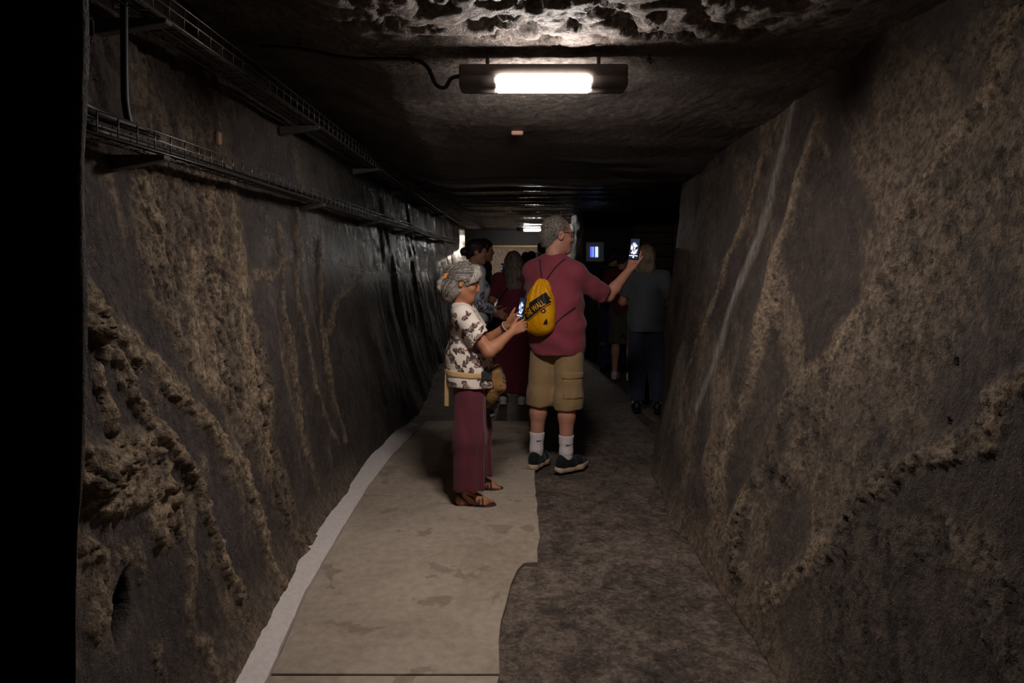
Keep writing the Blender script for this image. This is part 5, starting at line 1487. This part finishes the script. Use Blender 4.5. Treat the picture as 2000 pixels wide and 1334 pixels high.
# right-hand group in the dark side gallery
d = Person('person in a slate grey t-shirt and jeans standing in the dark gallery, seen from behind', (1.31, 6.62), -12, .93, .009, female=True)
d.head_turn(-30, 10); d.J['head'] = d.R @ A(0, .035, 1.50); 
for k in ('neck', 'sr', 'sl'): d.J[k] = d.J[k] + A(0, 0, -.03)
d.set(er=tuple(d.R @ A(.235, .0, 1.06)), wr=tuple(d.R @ A(.12, .20, 1.02)), el=tuple(d.R @ A(-.235, .0, 1.06)), wl=tuple(d.R @ A(-.10, .22, 1.05)))
d.body(M['skin_b'], feet=False)
d.hair(M['fair_hair'], hair_long(.16, .060), .006)
d.top(M['grey_tee'], .78, .78, .02, .066, h=.010, loose=.012)
d.trousers(M['denim_d'], .92, .115, .104, .097, .076, inf=.02, h=.010, hollow=0)
for q in 'rl':
    an = d.J['a' + q]; S = SDF(an - .1, an + .12, .007); S.cap(an + A(0, 0, .06), an + A(0, 0, -.02), .043, .044, .01); S.cut(an + A(0, 0, .075), (0, 0, 1)); mk('sock', S.mesh('sock'), M['sock'], d.root)
d.shoes(M['black_shoe'], M['black_shoe'], .007)
e = Person('person in a dark top and blue jeans bending over a display in the gallery', (1.32, 9.05), -38, .93, .0105, female=True)
e.head_turn(-60, 22); e.J['head'] = e.R @ A(0, .08, 1.49)
for k in ('neck', 'sr', 'sl', 'chest'): e.J[k] = e.J[k] + e.R @ A(0, .035, -.02)
e.body(M['skin_b'], feet=False); e.hair(M['dark_hair'], hair_short(.05, -.08, .006), .007); e.top(M['black_tee'], .82, 1.6, .02, .066, h=.010)
e.trousers(M['denim'], .92, .09, h=.010, hollow=0); e.shoes(M['black_shoe'], M['black_shoe'], .009)
cc = e.J['head']; TH = lambda x, y, z: cc + e.Rh @ (A(x, y, z) * .93)
hb = MB(); hb.tube([tuple(TH(.092 * math.cos(t), -.005, .03 + .105 * math.sin(t))) for t in np.linspace(-.2, math.pi + .2, 15)], .006, 6); hb.obj('headband', M['white_shoe'], e.root)
f = Person('person in olive shorts and white sneakers beside the blue jeans in the gallery', (1.37, 8.42), -25, .90, .009)
f.head_turn(-40, 12)
f.set(er=tuple(f.R @ A(.23, -.05, 1.05)), wr=tuple(f.R @ A(.13, .16, 1.14)), el=tuple(f.R @ A(-.24, -.08, 1.02)), wl=tuple(f.R @ A(-.14, .14, 1.12)))
f.body(M['skin_m'], feet=False); f.hair(M['dark_hair'], hair_short(.05, -.06), .008); f.top(M['maroon'], .80, .72, .02, .068, h=.010)
f.trousers(M['olive'], .90, .44, .105, .09, .09, h=.010, hollow=.01); f.shoes(M['white_shoe'], M['white_shoe'], .008)

# ------------------------------------------------------------------ display and timber in the side gallery
M['panel'] = simple('display_grey', srgb(205, 205, 212), .4, var=.08)
dp = empty('display_panel', (1.265, 10.40, 1.60), 0, 'small grey display box with a glowing blue screen on the dark gallery wall', 'display')
MB().box((0, .03, 0), (.27, .06, .30)).obj('box', M['panel'], dp, bevel=.008)
t = NT('blue_screen'); v = t.coord(); sx = t.n('SeparateXYZ'); t.lk(v, sx.inputs[0])
bar = t.math('LESS_THAN', t.math('ABSOLUTE', t.math('SUBTRACT', sx.outputs[0], -.01)), .008)
br = t.ramp(t.math('MULTIPLY_ADD', sx.outputs[0], 8.0, .5), [(.1, (.08, .12, .75, 1)), (.55, (.35, .5, 1, 1)), (.9, (.7, .9, 1, 1))])
MB().box((-.015, -.004, .0), (.115, .008, .155)).obj('screen', t.done((.01, .01, .02, 1), .2, emit=t.mix(bar, br, (.01, .01, .06, 1)), estr=1.1), dp)
M['dark_timber'] = simple('dark_timber', srgb(84, 66, 48), .7, var=.35, scale=12, bump=.4)
tf = empty('timber_wall', (2.1, 10.2, 0), 0, 'dark timber frame with horizontal planks at the back of the gallery', 'timber frame')
for x in (-.24, .36, 1.0): MB().box((x, 0, 1.08), (.13, .13, 2.16)).obj('post', M['dark_timber'], tf, bevel=.01)
pm = MB(); pm.box((0, 0, 0), (1.2, .035, .17)); pme = pm.mesh('plank', .006, 1)
for i in range(11):
    o = mk('plank', pme, M['dark_timber'], tf); o.location = (.36, .085 + .004 * (i % 3), .14 + i * .185); o.rotation_euler = (0, .012 * ((i * 7) % 3 - 1), 0)

MB().box((.79, 26.36, 1.72), (.42, .04, .15)).obj('wall_sign', M['charcoal'], bevel=.004, label='long dark board on the pale lit wall at the far end of the tunnel', cat='sign')
# small fittings on the rock
M['pink_salt'] = simple('pale_pink_stone', srgb(196, 150, 128), .6, var=.15)
M['rust'] = simple('rusty_iron', srgb(70, 48, 36), .7, var=.3)
m = MB(); m.box((0, 0, 0), (.075, .05, .05)); m.obj('ceiling_marker', M['pink_salt'], bevel=.01, label='small pale pink block fixed to the ceiling behind the lamp', cat='marker').location = (.032, 4.22, 2.262)
m = MB(); m.box((0, 0, 0), (.03, .04, .06)); m.obj('wall_marker', M['pink_salt'], bevel=.012, label='small rusty pink tag on the wall between the two cable trays', cat='marker').location = (-1.285, 2.98, 1.995)
for x, y, z, lab in ((-.93, 2.98, 2.40, 'small iron hook in the ceiling near the upper cable tray'), (-.44, 2.98, 2.335, 'small iron hook holding the lamp cable to the ceiling'), (.60, 2.98, 2.335, 'small iron hook in the ceiling beside the lamp housing')):
    h = MB(); h.tube([(0, 0, .035), (0, 0, -.004), (.006, 0, -.013), (.013, 0, -.006)], .004, 6); h.tube([(-.012, 0, .008), (.012, 0, .008)], .004, 6)
    h.obj('ceiling_hook', M['rust'], label=lab, cat='hook', group='ceiling hooks').location = (x, y, z)
